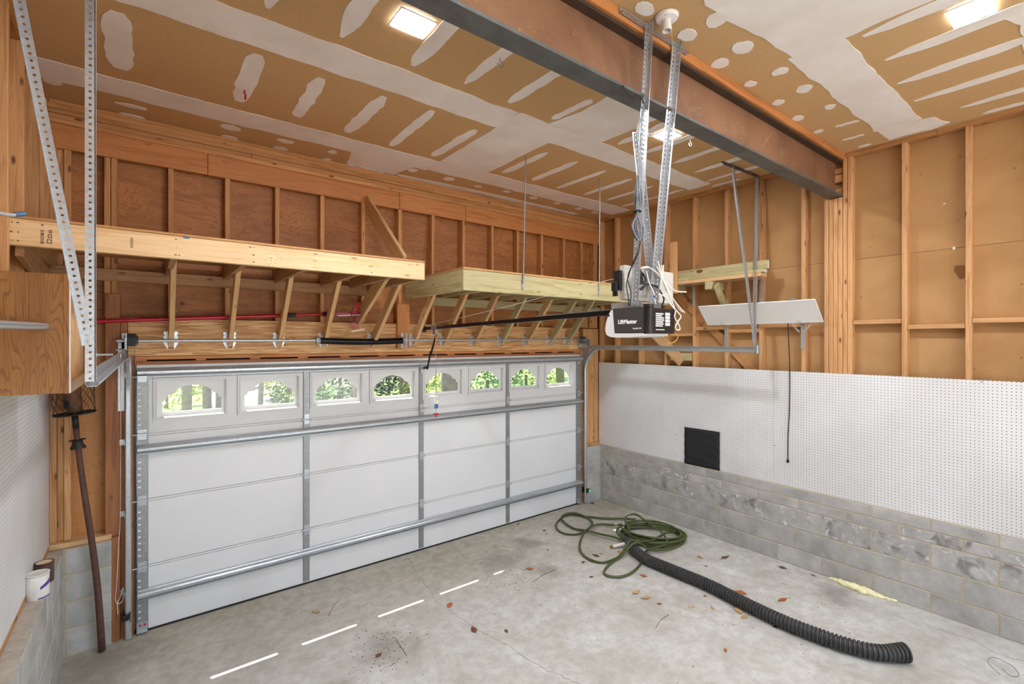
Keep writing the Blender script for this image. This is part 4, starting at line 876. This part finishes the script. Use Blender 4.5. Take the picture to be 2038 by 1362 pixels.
part('knot', lathe(NB(), [(.001, -.012), (.010, -.007), (.013, 0), (.010, .007), (.001, .012)], KN, 'z', 10), ROPE, rp, True)
part('blue_tag', box(NB(), 2.412, 2.43, 1.742, 1.75, 2.538, 2.552, .003), flat('blue_tag', '#2f46b8', .5), rp)
yw = tag(part('yellow_wire', tube(NB(), catmull([(2.50, 1.70, 2.318), (2.53, 1.68, 2.322), (2.545, 1.67, 2.305), (2.53, 1.68, 2.275), (2.49, 1.70, 2.262)], 6), .0025, 6), YELLOWW, smooth=True), 'curl of yellow wire sticking out under the opener', 'wire')

# ================================================================== LEFT: CABINET AND FRIENDS
cab = thing('oak_cabinet', 'oak cabinet hung open on the left wall under the pine shelf', 'cabinet', (-.40, 3.0, 2.07))
CX0, CX1, CY0, CY1, CZ0, CZ1 = -.5425, -.255, 2.58, 3.44, 2.072, 2.543; RAW = wood('raw', 'y')
part('side_panel', box(NB(), CX0, CX1, CY0, CY0+.016, CZ0, CZ1, .001), OAK, cab); board(cab, 'side_panel', CX0, CX1, CY1-.016, CY1, CZ0, CZ1, 'raw', ax='z')
board(cab, 'top_panel', CX0, CX1-.002, CY0+.0165, CY1-.0165, CZ1-.03, CZ1-.015, 'raw'); board(cab, 'bottom_panel', CX0, CX1-.002, CY0+.0165, CY1-.0165, CZ0+.012, CZ0+.028, 'raw'); board(cab, 'back_panel', CX0, CX0+.006, CY0+.0165, CY1-.0165, CZ0+.03, CZ1-.032, 'raw'); board(cab, 'shelf', CX0+.007, CX1-.05, CY0+.0165, CY1-.0165, 2.32, 2.336, 'raw')
ff = NB(); plate(ff, [rect(CY0, CY1, CZ0-.002, CZ1+.002), rect(CY0+.034, CY1-.034, CZ0+.045, CZ1-.05)], lambda a, b, d: (CX1+d, a, b), .019); FF = part('face_frame', ff, OAK, cab)
we = NB(); box(we, CX1+.0155, CX1+.0205, CY0-.0015, CY0+.005, CZ0, CZ1); part('chipped_edge', we, flat('chipped_white', '#e9e4d9', .7), FF)
dr = NB(); box(dr, CX0+.0065, CX0+.012, 3.02, 3.20, 2.12, 2.30, .002); box(dr, CX0+.011, CX0+.018, 3.045, 3.175, 2.145, 2.275, .003); part('inner_door_panel', dr, OAK, cab)
for z in (2.40, 2.45, 2.10):
    h = NB(); box(h, CX1-.02, CX1+.0005, CY0+.0345, CY0+.045, z-.008, z+.008, .002); part('hinge_screw', h, SHELFM, FF)
arm = thing('steel_loop_arm', 'flattened steel loop arm sticking out in front of the oak cabinet', 'arm', (-.53, 2.0, 2.33))
lo = catmull([(-.545, 1.98, 2.342), (-.42, 2.29, 2.342), (-.315, 2.54, 2.341), (-.306, 2.560, 2.335), (-.315, 2.54, 2.329), (-.42, 2.29, 2.328), (-.545, 1.98, 2.328)], 8); part('loop', tube(NB(), lo, .0082, 10), flat('old_steel', '#aeadaa', .35, .6), arm, True); wp = NB(); box(wp, -.549, -.541, 1.95, 2.01, 2.28, 2.38, .002); part('wall_plate', wp, GALVD, arm)
fcb = thing('blue_tipped_cable', 'grey cable end with blue tip above the pine shelf corner', 'cable', (-.5, 2.9, 2.85))
cable(fcb, [(-.549, 2.62, 2.80), (-.52, 2.74, 2.80), (-.46, 2.86, 2.806), (-.425, 2.90, 2.82)], .008, flat('cable_grey_light', '#a9adb0', .5)); part('blue_tip', tube(NB(), [(-.437, 2.888, 2.815), (-.412, 2.915, 2.828)], .0105, 8), flat('blue_tip', '#3f6485', .5), fcb)
# paint cans on the ledge
def can(name, x, y, r, h, body, label, lidc, rim, bands):
    t = thing(name, label, 'paint can', (x, y, .7792)); z = .7795
    bd = part('body', lathe(NB(), [(r*.97, 0), (r, .004), (r, h-.006), (r*1.02, h-.005)], (x, y, z), 'z', 28), body, t, True, auto=40)
    part('lid', lathe(NB(), [(.001, h-.004), (r*.8, h-.004), (r*.84, h+.001), (r*.97, h+.001), (r*1.0, h-.001)], (x, y, z), 'z', 28, False), lidc, t, True, auto=30)
    part('rim', lathe(NB(), [(r*.86, h), (r*1.04, h-.002), (r*1.04, h+.003), (r*.88, h+.004), (r*.86, h)], (x, y, z), 'z', 28, False), rim, t, True, auto=40)
    for z0, z1, a0, a1, m in bands:
        b = NB(); n = 12; L = []; U = []
        for k in range(n+1):
            a = a0+(a1-a0)*k/n; L.append(b.verts.new((x+r*1.006*math.cos(a), y+r*1.006*math.sin(a), z+(z0[0]+(z0[1]-z0[0])*k/n)))); U.append(b.verts.new((x+r*1.006*math.cos(a), y+r*1.006*math.sin(a), z+(z1[0]+(z1[1]-z1[0])*k/n))))
        for k in range(n): b.faces.new((L[k], L[k+1], U[k+1], U[k]))
        part('label_band', b, m, bd, True)
    return t
PURP = flat('label_purple', '#4a3a8c', .5); CW = flat('can_white', '#dedad4', .5, namt=.08, nscale=25); CB = flat('can_brown', '#4d3530', .5, namt=.2, nscale=30)
can('paint_can', -.4985, 3.90, .052, .14, CW, 'white paint can with purple label, in front of the brown can on the ledge', flat('lid_white', '#cfc8ba', .6, namt=.1, nscale=20), CW, (((.058, .085), (.075, .118), math.radians(-70), math.radians(10), PURP), ((.004, .004), (.012, .014), math.radians(-80), math.radians(10), PURP)))
can('paint_can', -.497, 4.13, .045, .12, CB, 'dark brown paint can with cream lid, behind the white can', flat('lid_cream', '#d3bd92', .6), CB, ())

# old torch pole leaning in the corner
tp = thing('torch_pole', 'rusty pole with wire mesh basket leaning in the left corner', 'pole', (-.25, 4.60, 0))
PB = Vector((-.25, 4.60, .012)); PT = Vector((-.405, 4.58, 2.02)); D_ = (PT-PB)
RUSTP = flat('rusty_pole', '#5c3d33', .75, .2, namt=.25, nscale=20, bump=.3)
bend = lambda u: PB+D_*u+Vector((.012*math.sin(u*6), 0, 0))
part('pole', tube(NB(), [bend(i/14*.82) for i in range(15)], [.022-.005*i/14 for i in range(15)], 12), RUSTP, tp, True)
part('neck', tube(NB(), [bend(.82), bend(.87)], .018, 10), flat('iron_dark', '#2b2624', .6, .4, namt=.2, nscale=30), tp, True); IRON = MATS['iron_dark']
col = NB(); lathe(col, [(.02, 0), (.045, .004), (.04, .02), (.03, .035), (.028, .06), (.05, .066), (.02, .07)], (0, 0, 0), 'z', 20); bmesh.ops.transform(col, matrix=Matrix.Translation(bend(.745)) @ D_.to_track_quat('Z', 'Y').to_matrix().to_4x4(), verts=col.verts); part('collar', col, IRON, tp, True, auto=40)
TM = Matrix.Translation(bend(.868)) @ D_.to_track_quat('Z', 'Y').to_matrix().to_4x4()
ds = lathe(bmesh.new(), [(.01, 0), (.115, .004), (.12, .014), (.06, .018), (.01, .02)], (0, 0, 0), 'z', 24); m0 = NB(); merge(m0, ds, TM); part('tray', m0, IRON, tp, True, auto=40)
cn = NB(); merge(cn, lathe(bmesh.new(), [(.038, .018), (.046, .05), (.048, .20), (.044, .27)], (0, 0, 0), 'z', 20), TM); part('fuel_canister', cn, flat('canister_brown', '#6a452b', .6, .2, namt=.2, nscale=20), tp, True, auto=40)
bxs = NB()
for a, z in ((-.9, .05), (-2.3, .17)): merge(bxs, box(bmesh.new(), .043, .056, -.016, .016, z, z+.06), TM @ Matrix.Rotation(a, 4, 'Z'))
part('vent_slots', bxs, BLACKP, tp)
msh = NB()
for s in (-1, 1):
    for k in range(14):
        a0 = 2*math.pi*k/14; t = tube(bmesh.new(), [((.112+.012*u)*math.cos(a0+s*u*1.5), (.112+.012*u)*math.sin(a0+s*u*1.5), .015+.27*u) for u in [j/8 for j in range(9)]], .0015, 4, False); merge(msh, t, TM)
part('wire_mesh', msh, IRON, tp)
ww = thing('white_wire', 'thin white wire hanging down the left door jamb with a loose loop', 'wire', (-.15, 4.73, .3))
cable(ww, [(-.149, 4.730, 2.1), (-.148, 4.731, 1.6), (-.150, 4.730, 1.04), (-.152, 4.722, .86), (-.158, 4.696, .76), (-.170, 4.695, .45), (-.178, 4.694, .33), (-.165, 4.692, .285), (-.135, 4.694, .30), (-.131, 4.696, .40), (-.145, 4.694, .34), (-.166, 4.692, .29), (-.163, 4.692, .20)], .0026, ROPE)
for x, m_, lab, c in ((4.915, flat('led_green', '#19e05a', .4), 'black safety sensor with green light at the right door jamb', 1), (-.118, BLACKP, 'black safety sensor low on the left door jamb', -1)):
    t = thing('safety_sensor', lab, 'sensor', (x, 4.66, .15)); b = NB(); box(b, x-.022, x+.022, 4.62, 4.70, .165, .205, .005); box(b, x-.028*c-.003, x-.028*c+.003, 4.63, 4.735, .15, .22); part('sensor_body', b, BLACKP, t)
    e = NB(); lathe(e, [(.001, -.006), (.011, -.005), (.012, 0)], (x, 4.62, .185), 'y', 12, False); part('sensor_lens', e, m_, t)
    cable(t, [(x, 4.69, .205), (x+.008, 4.672, .26), (x-.004*c, 4.670, .34), (x-.010*c, 4.675, .42)], .002, YELLOWW if c > 0 else ROPE)
_e = MATS['led_green'].node_tree.nodes['Principled BSDF']; _e.inputs['Emission Color'].default_value = lin('#19e05a'); _e.inputs['Emission Strength'].default_value = 1.5

# ================================================================== CEILING FITTINGS
LM = NT('led_diffuser'); LM.b.inputs['Emission Color'].default_value = (.90, .955, 1.05, 1); LM.b.inputs['Emission Strength'].default_value = LED; LM = LM.out(lin('#ffffff'), .4)
TRIM = flat('light_trim', '#d9dbdd', .4)
for x, y, lab in ((1.18, 2.44, 'lit square ceiling light beside the left part of the steel beam'), (3.552, 2.435, 'lit square ceiling light behind the opener hanger irons'), (3.508, .525, 'lit square ceiling light in the upper right corner'), (1.18, .525, 'lit square ceiling light above the camera'), (1.18, -1.4, 'added unseen square fill light behind the camera, left'), (3.51, -1.4, 'added unseen square fill light behind the camera, right')):  # the pair behind the camera is unseen, added as fill light
    t = thing('ceiling_light', lab, 'ceiling light', (x, y, ZC), 'square flush ceiling lights')
    b = NB(); plate(b, [rect(x-.108, x+.108, y-.09, y+.09), rect(x-.088, x+.088, y-.072, y+.072)], lambda p, q, d: (p, q, ZC-.0035-d), .007); part('trim', b, TRIM, t)
    part('diffuser', box(NB(), x-.088, x+.088, y-.072, y+.072, ZC-.0125, ZC-.004), LM, t)
lh_ = thing('lamp_holder', 'round white porcelain lamp holder with pull cord beside the steel beam', 'lamp holder', (2.25, 1.52, ZC))
part('base', lathe(NB(), [(.062, 0), (.062, -.008), (.055, -.018), (.03, -.022)], (2.252, 1.545, ZC-.003), 'z', 28), PORC, lh_, True, auto=35)
part('socket', lathe(NB(), [(.022, 0), (.024, -.04), (.026, -.06), (.021, -.06), (.019, -.02), (.001, -.02)], (2.252, 1.545, ZC-.024), 'z', 24, False), PORC, lh_, True, auto=35)
part('pull_cord', tube(NB(), [(2.275, 1.53, ZC-.02), (2.276, 1.53, ZC-.27)], .0013, 5), YELLOWW, lh_)
s = NB()
for a in (.6, 3.6): lathe(s, [(.005, -.004), (.005, .002)], (2.252+.042*math.cos(a), 1.545+.042*math.sin(a), ZC-.019), 'z', 8)
tag(part('screws', s, SCREW, lh_), kind='stuff')
for x, y, lab, m in ((3.80, 2.37, 'white screw hook in the ceiling beside the far light', WHITEP), (1.76, 2.41, 'steel screw hook in the ceiling near the beam', GALVD)):
    tag(part('ceiling_hook', tube(NB(), [(x, y, ZC)]+[(x+.018*math.sin(a), y, ZC-.04+.018*math.cos(a)) for a in [.2*k for k in range(0, 26)]], .0035, 6), m), lab, 'hook')
tag(part('red_wire', tube(NB(), catmull([(.558, 3.82, ZC-.002), (.556, 3.822, ZC-.02), (.56, 3.80, ZC-.045), (.558, 3.80, ZC-.075)], 4), .006, 6), REDP), 'short red wire poking from a compound patch in the ceiling', 'wire')

# ================================================================== ON THE FLOOR
HOSE = flat('hose_green', '#4b5428', .35, namt=.15, nscale=10); HR = .0125
hose = thing('garden_hose', 'tangled green garden hose on the concrete near the block wall', 'hose', (4.5, 3.5, 0))
pa = [(4.88,3.797),(4.767,3.95),(4.638,4.094),(4.484,4.326),(4.385,4.471),(4.212,4.444),(4.018,4.332),(3.917,4.187),(3.91,4.056),(3.996,3.971),(4.127,3.947),(4.256,3.985),(4.372,4.06),(4.453,4.17),(4.468,4.292),(4.42,4.43),(4.304,4.464),(4.175,4.406),(4.119,4.255),(4.096,4.088),(4.146,3.932),(4.182,3.754),(4.228,3.609),(4.276,3.484)]
zz = [.04,.03,.02,.014,.014,.014,.014,.014,.014,.014,.02,.036,.03,.02,.03,.04,.04,.036,.02,.02,.03,.04,.045,.03]
path = [(x, y, z) for (x, y), z in zip(pa, zz)]
# wound turns; centre moves, radii vary
random.seed(21)
cx, cy = 4.66, 3.40; ax_ = Vector((.66, -.75)).normalized(); ay_ = Vector((.75, .66)).normalized()
turns = 7; th0 = math.atan2((Vector((4.276-cx, 3.484-cy))).dot(ay_), (Vector((4.276-cx, 3.484-cy))).dot(ax_))
ro = [(.36+random.uniform(-.09, .05), .30+random.uniform(-.10, .06), random.uniform(-.05, .05), random.uniform(-.05, .05)) for _ in range(turns+1)]
for k in range(1, turns*8):
    th = th0+2*math.pi*k/8; a = ro[k//8]; b = ro[min(k//8+1, turns)]; f_ = (k % 8)/8; rx, ry, ox, oy = [p+(q-p)*f_ for p, q in zip(a, b)]
    v = ax_*rx*math.cos(th)+ay_*ry*math.sin(th); path.append((cx+ox+v.x, cy+oy+v.y, .014+.0095*(k/8)+.006*math.sin(k*1.7)))
path += [(4.377,3.493,.085), (4.66,3.782,.09), (4.80,3.86,.095), (4.89,3.80,.095), (4.84,3.65,.09), (4.776,3.489,.085), (4.704,3.296,.08), (4.55,3.12,.06), (4.42,3.14,.04)]
path += [(4.25,3.171,.03),(4.037,3.063,.016),(3.809,2.989,.014),(3.646,2.984,.014),(3.559,3.038,.014),(3.535,3.12,.014),(3.62,3.188,.014),(3.802,3.244,.02),(3.93,3.252,.03),(4.07,3.21,.135),(4.15,3.18,.135),(4.273,3.122,.05),(4.47,3.066,.03),(4.669,3.045,.03),(4.86,3.10,.03),(5.0,3.24,.03)]
part('hose_tube', tube(NB(), catmull(path, 7), HR, 8), HOSE, hose, True)
pb = [(4.60,3.75,.06),(4.531,3.835,.04),(4.428,3.975,.03),(4.266,3.978,.04),(4.062,3.902,.036),(3.859,3.77,.014),(3.729,3.636,.014),(3.66,3.501,.014),(3.659,3.369,.014),(3.726,3.288,.014),(3.881,3.257,.03),(3.99,3.262,.07),(4.09,3.262,.138),(4.20,3.245,.12),(4.433,3.226,.08),(4.684,3.24,.09),(4.892,3.245,.06),(4.97,3.36,.05)]
part('hose_tube', tube(NB(), catmull(pb, 7), HR, 8), HOSE, hose, True)
ne = NB(); tube(ne, [(4.055, 3.465, .03), (4.20, 3.40, .045)], [.017, .019], 12); HC = part('hose_coupling', ne, WHITEP, hose, True, auto=40)
nb = NB(); tube(nb, [(4.03, 3.476, .028), (4.056, 3.465, .03)], [.016, .014], 12); part('brass_thread', nb, BRASS, HC, True, auto=40)
fe = NB(); tube(fe, [(4.55, 3.73, .10), (4.50, 3.68, .11), (4.485, 3.665, .11)], [.014, .02, .014], 10); part('end_fitting', fe, SHELFM, hose, True, auto=40)
# corrugated pipe
dp = thing('corrugated_pipe', 'long black corrugated drain pipe lying across the concrete floor', 'pipe', (4.05, 2.2, 0))
pc = catmull([(4.25,3.428,.058),(4.12,3.22,.058),(4.045,3.005,.058),(4.05,2.739,.058),(4.061,2.34,.058),(4.02,2.001,.058),(4.0,1.702,.058),(4.022,1.452,.058),(4.066,1.259,.058),(4.14,1.103,.060),(4.29,.975,.066)], 30)
acc = [0.0]
for a, b in zip(pc[:-1], pc[1:]): acc.append(acc[-1]+(b-a).length)
def along(s):
    for i in range(len(pc)-1):
        if acc[i+1] >= s: u = (s-acc[i])/(acc[i+1]-acc[i]); return pc[i].lerp(pc[i+1], u)
    return pc[-1]
PIPEM = flat('pipe_black', '#3b3a39', .42, namt=.2, nscale=15)
Lp = acc[-1]; cuff = .20; pts = []; rr = []; sdist = cuff; pit = .027
while sdist < Lp-.002:
    for ds_, r in ((0, .043), (.005, .0535), (.016, .0535), (.021, .043)):
        if sdist+ds_ < Lp: pts.append(along(sdist+ds_)); rr.append(r*(1+.25*max(0, (sdist-(Lp-.16))/.16)))
    sdist += pit
bm = tube(NB(), pts, rr, 20, False); part('corrugated_tube', bm, PIPEM, dp, True, auto=50)
part('cuff', tube(NB(), [along(.0), along(.012), along(.04), along(.045), along(.10), along(.105), along(cuff+.003)], [.044, .05, .05, .046, .046, .049, .046], 20, False), PIPEM, dp, True, auto=50)
ins = tube(NB(), [along(.01+(Lp-.03)*i/60) for i in range(61)], .038, 16, True); part('inner_wall', ins, BLACKP, dp)
# yellow foam along the wall
fm = NB(); random.seed(5)
for i in range(46):
    u = i/45; y = 1.765-.50*u; r = .014+.022*max(0, math.sin(min(1, u*1.1)*math.pi))*random.uniform(.6, 1.2); x = 5.208-r*.6-random.uniform(0, .05)*math.sin(u*math.pi)
    t = bmesh.new(); bmesh.ops.create_icosphere(t, subdivisions=1, radius=r)
    for v in t.verts: v.co *= random.uniform(.75, 1.25)
    merge(fm, t, Matrix.Translation((x, y, r*.5)) @ Matrix.Diagonal((1.2, 1.3, .8, 1)))
tag(part('expanding_foam', fm, flat('foam_yellow', '#f2e9b8', .85, namt=.12, nscale=40), smooth=True), 'lumpy pale yellow foam bead along the base of the block wall', 'foam')
# dry leaves
LEAFM = [flat('leaf_orange', '#b0632c', .8, namt=.25, nscale=30), flat('leaf_tan', '#cba06a', .8, namt=.2, nscale=30), flat('leaf_brown', '#6f4529', .85, namt=.25, nscale=30)]
def leaf(x, y, L, w, m, lab, rot, curl=.3, grp='dry leaves on the concrete floor', z=.0012):
    t = thing('dry_leaf', lab, 'leaf', (x, y, 0), grp)
    bm = NB(); n = 7; rows = []
    ca, sa = math.cos(rot), math.sin(rot)
    for i in range(n):
        u = i/(n-1); ww = w*math.sin(math.pi*min(.97, max(.04, u))**.85)*(1+random.uniform(-.18, .18)); row = []
        for k in (-1, 0, 1):
            lx = (u-.5)*L; ly = k*ww/2; lz = z+abs(k)*ww*curl*.5+curl*L*.25*(2*u-1)**2+(0 if k else 0); row.append(bm.verts.new((x+lx*ca-ly*sa, y+lx*sa+ly*ca, lz)))
        rows.append(row)
    for i in range(n-1):
        for k in range(2): bm.faces.new((rows[i][k], rows[i][k+1], rows[i+1][k+1], rows[i+1][k]))
    o = part('blade', bm, m, t, True); md = o.modifiers.new('thick', 'SOLIDIFY'); md.thickness = .0012; md.offset = 1
    part('stem', tube(NB(), [(x-.5*L*ca, y-.5*L*sa, z+curl*L*.25+.0015), (x-.78*L*ca, y-.78*L*sa, z+.003)], .0011, 5), LEAFM[2], t)
random.seed(11)
BIG = ((4.431,1.875,.10,.042,0,'large orange leaf between the pipe and the block wall'),(4.268,2.153,.09,.07,0,'curled red-brown leaf standing right beside the pipe'),(3.959,2.019,.085,.06,1,'tan leaf touching the pipe at mid length'),(3.911,1.949,.075,.04,1,'narrow tan leaf just in front of the pipe'),(3.516,2.731,.085,.045,1,'pale tan leaf left of the pipe, farther of a pair'),(3.506,2.626,.08,.045,1,'pale tan leaf left of the pipe, nearer of a pair'),
       (4.831,2.606,.12,.04,2,'long brown leaf scrap between the hose and the block wall'),(5.07,2.138,.08,.05,2,'dark brown curled leaf close to the block wall'),(4.628,2.777,.07,.045,1,'tan leaf right of the hose near its front'),(3.828,2.886,.07,.04,0,'orange leaf in front of the hose loop'),(2.053,3.164,.085,.05,2,'dark reddish leaf alone in the middle of the floor'),(2.076,3.581,.075,.045,0,'orange leaf beside the floor crack'),(3.038,3.657,.075,.04,0,'orange leaf between the door and the hose'),
       (4.97,4.616,.07,.05,2,'brown leaf in the far corner by the door track'),(4.052,3.373,.07,.045,1,'tan leaf under the hose coupling'),(3.784,3.462,.08,.04,2,'brown leaf inside the left hose loop'),(1.336,3.325,.06,.03,2,'small dark leaf on the stained patch of floor'))
for x, y, L, w, m, lab in BIG: leaf(x, y, L, w, LEAFM[m], lab, random.uniform(0, 6.28), random.uniform(.15, .55), None)
for x, y, lab in ((4.127,3.369,'tiny leaf scrap beside the cuff of the black pipe'),(5.141,1.888,'tiny brown leaf scrap at the wall foot left of the yellow foam'),(3.958,2.324,'small leaf scrap touching the left side of the pipe'),(3.407,3.18,'small leaf scrap left of the front hose loop'),(3.529,2.495,'small leaf scrap just below the pair of pale tan leaves'),
        (3.69,2.3,'small leaf scrap between the pale tan pair and the pipe middle'),(4.743,1.979,'small leaf scrap between the large orange leaf and the block wall'),(3.826,2.172,'small leaf scrap left of the pipe, near the tan leaf touching it'),(4.496,2.625,'narrow leaf scrap halfway between the hose coil and the curled red-brown leaf'),(3.566,3.44,'small leaf scrap outside the left edge of the hose'),(3.86,3.462,'small leaf scrap next to the brown leaf inside the hose loop'),
        (3.974,1.731,'small leaf scrap pressed against the near half of the pipe'),(3.385,1.826,'lone small leaf scrap on bare floor left of the pipe'),(1.143,4.168,'small leaf scrap lying near the left half of the door'),(3.475,3.88,'small leaf scrap between the door and the left hose loop'),(3.672,4.65,'small leaf scrap at the foot of the door, right half'),(2.246,2.994,'small leaf scrap right of the floor crack'),(3.80,4.30,'small leaf scrap behind the far hose loop')):
    leaf(x, y, random.uniform(.035, .06), random.uniform(.02, .035), random.choice(LEAFM), lab, random.uniform(0, 6.28), random.uniform(.1, .5))
cr_ = NB(); random.seed(3)
for cxx, cyy, s_, n in ((1.45,3.45,.16,70),(1.35,3.15,.12,45),(2.75,3.6,.16,55),(3.3,3.25,.2,40),(1.1,2.75,.12,40),(2.9,2.6,.9,60),(3.6,4.3,.3,25),(4.6,1.6,.5,40),(1.0,4.2,.5,20)):
    for _ in range(n):
        x = random.gauss(cxx, s_); y = random.gauss(cyy, s_*.8); r = random.uniform(.0012, .0038)
        if y > 4.6 or x > 5.15 or x < -.4: continue
        box(cr_, x-r, x+r, y-r*.7, y+r*.7, .0004, .0004+r*.9)
tag(part('floor_dirt', cr_, flat('dirt_crumbs', '#5a4027', .9), recenter=False), 'brown dirt crumbs scattered over the concrete floor', 'dirt', kind='stuff')
for i, (p, q) in enumerate((((2.9,3.45),(3.25,3.5)),((1.2,4.05),(1.35,4.25)),((1.5,3.2),(1.52,3.45)),((3.2,2.3),(3.45,2.35)))):
    tag(part('twig', tube(NB(), [(p[0], p[1], .003), ((p[0]+q[0])/2, (p[1]+q[1])/2+.02, .004), (q[0], q[1], .003)], .0018, 5), LEAFM[2]), ('thin twig on the floor near the hose', 'thin twig on the floor close to the garage door', 'thin twig on the dark floor stain', 'thin twig in front of the corrugated pipe')[i], 'twig')
wr_ = tag(part('wire_scrap', tube(NB(), catmull([(4.62,.55,.004),(4.70,.62,.02),(4.78,.60,.03),(4.80,.52,.012),(4.72,.47,.004),(4.66,.50,.004),(4.70,.55,.01)], 6), .0022, 5), GALVD, smooth=True), 'loose curl of thin wire on the floor in the near right corner', 'wire')

# ================================================================== OUTDOORS BEYOND THE DOOR
BARK = flat('bark', '#7b7266', .9, namt=.3, nscale=8, bump=.5)
def leafmat(name, a, b):
    m = NT(name); co = m.coord((1, 1, 1), 0); f = m.noise(co, 2.2, 4, .6); c = m.ramp(f, [(.35, lin(a)), (.65, lin(b))])
    m.b.inputs['Transmission Weight'].default_value = 0.0; MATS[name] = m.out(c, .6); return MATS[name]
GR = [leafmat('leaves_dark', '#202f18', '#324623'), leafmat('leaves_mid', '#3f5a24', '#6d8736'), leafmat('leaves_bright', '#7d9430', '#c2bb45')]
def crown(bm, c, rad, n, size):
    for _ in range(n):
        v = Vector((random.gauss(0, 1), random.gauss(0, 1), random.gauss(0, 1))).normalized()*random.uniform(.45, 1.0)**.6
        p = Vector(c)+Vector((v.x*rad[0], v.y*rad[1], v.z*rad[2])); s = size*random.uniform(.6, 1.3)
        a = Vector((random.gauss(0, 1), random.gauss(0, 1), random.gauss(0, 1))).normalized(); b = a.orthogonal().normalized()
        q = [bm.verts.new(p+d) for d in (a*s, b*s*.5, -a*s, -b*s*.5)]; bm.faces.new(q)
def tree(x, y, r, h, lab, lean=0.0, cr=None, m=0, n=700):
    t = thing('tree', lab, 'tree', (x, y, -.06)); part('trunk', tube(NB(), [(x, y, -.1), (x+lean*.4, y, h*.4), (x+lean, y, h)], [r*1.15, r, r*.75], 10), BARK, t, True)
    if cr:
        b = NB(); crown(b, (x+lean, y, cr[0]), cr[1], n, cr[2]); part('foliage', b, GR[m], t)
def shrub(x, y, rx, ry, rz, m, lab, n=900, s=.09, z=None):
    t = thing('shrub', lab, 'shrub', (x, y, -.06)); b = NB(); crown(b, (x, y, rz*.8 if z is None else z), (rx, ry, rz), n, s); part('foliage', b, GR[m], t); part('stem', tube(NB(), [(x, y, -.1), (x, y, rz*.7)], .05, 6), BARK, t)
random.seed(17)
tree(1.0, 17.5, .12, 9, 'grey trunk seen through the first door window, left of a pair', .1); tree(1.66, 19, .12, 9, 'grey trunk seen through the first door window, middle', -.1); tree(1.98, 18.6, .11, 9, 'grey trunk seen through the first door window, right', .05)
tree(2.2, 13.0, .06, 3.2, 'small branching tree seen through the second door window', .15, (1.75, (.9, .5, .5), .07), 1, 500)
tree(7.0, 15, .2, 8, 'dark trunk seen through the fourth door window', .1, (4.2, (2.2, 2.0, 1.6), .14), 0, 900)
tree(6.02, 10.2, .28, 8, 'thick grey trunk filling half of the fifth door window', .1); tree(14.2, 15.0, .17, 8, 'slanting grey trunk seen through the last door window', -.5)
tree(3.25, 8.5, .16, 6.5, 'tall tree beside the driveway whose crown shades the right half of the door', -.6, (6.9, (1.45, 1.0, 1.0), .16), 1, 4500)
tree(5.0, 22, .2, 9, 'distant trunk seen through the third door window', .1, (4.5, (2.5, 2, 1.5), .15), 0, 700)
shrub(.6, 20.5, 1.6, .9, 1.1, 2, 'sunlit yellow-green shrub behind the trunks outside'); shrub(4.6, 20.8, 1.2, .8, 1.0, 2, 'bright shrub right of the trunks outside'); shrub(5.6, 17.5, 1.4, .8, 1.6, 0, 'dark green shrub seen through the third window', 1300)
shrub(8.2, 19.2, 1.4, .8, 1.5, 0, 'dark green shrub seen through the fourth window', 1300); shrub(6.65, 12.9, .7, .5, 1.5, 2, 'yellow-leaved shrub left of the thick trunk outside', 900, .07); shrub(7.6, 11.0, 1.1, .7, 1.7, 1, 'light green leafy shrub seen through the sixth window', 1600, .07)
shrub(10.3, 12.6, 1.2, .7, 1.6, 1, 'leafy shrub seen through the seventh window', 1500, .075); shrub(15.2, 17.2, 1.6, .8, 1.7, 2, 'sunny leafy shrub behind the slanting trunk outside', 1600, .08); shrub(3.7, 15.0, .9, .6, .8, 1, 'low green shrub beside the driveway outside', 700)
shrub(9.5, 23.5, 3.5, 1.2, 2.2, 0, 'wide dark hedge at the back of the garden', 2200, .14); shrub(17.6, 22.5, 4, 1.2, 2.4, 1, 'wide mid-green hedge far right of the garden', 2200, .15); shrub(1.5, 27, 4.5, 1.2, 2.0, 1, 'wide green hedge at the far left of the garden', 2200, .15)
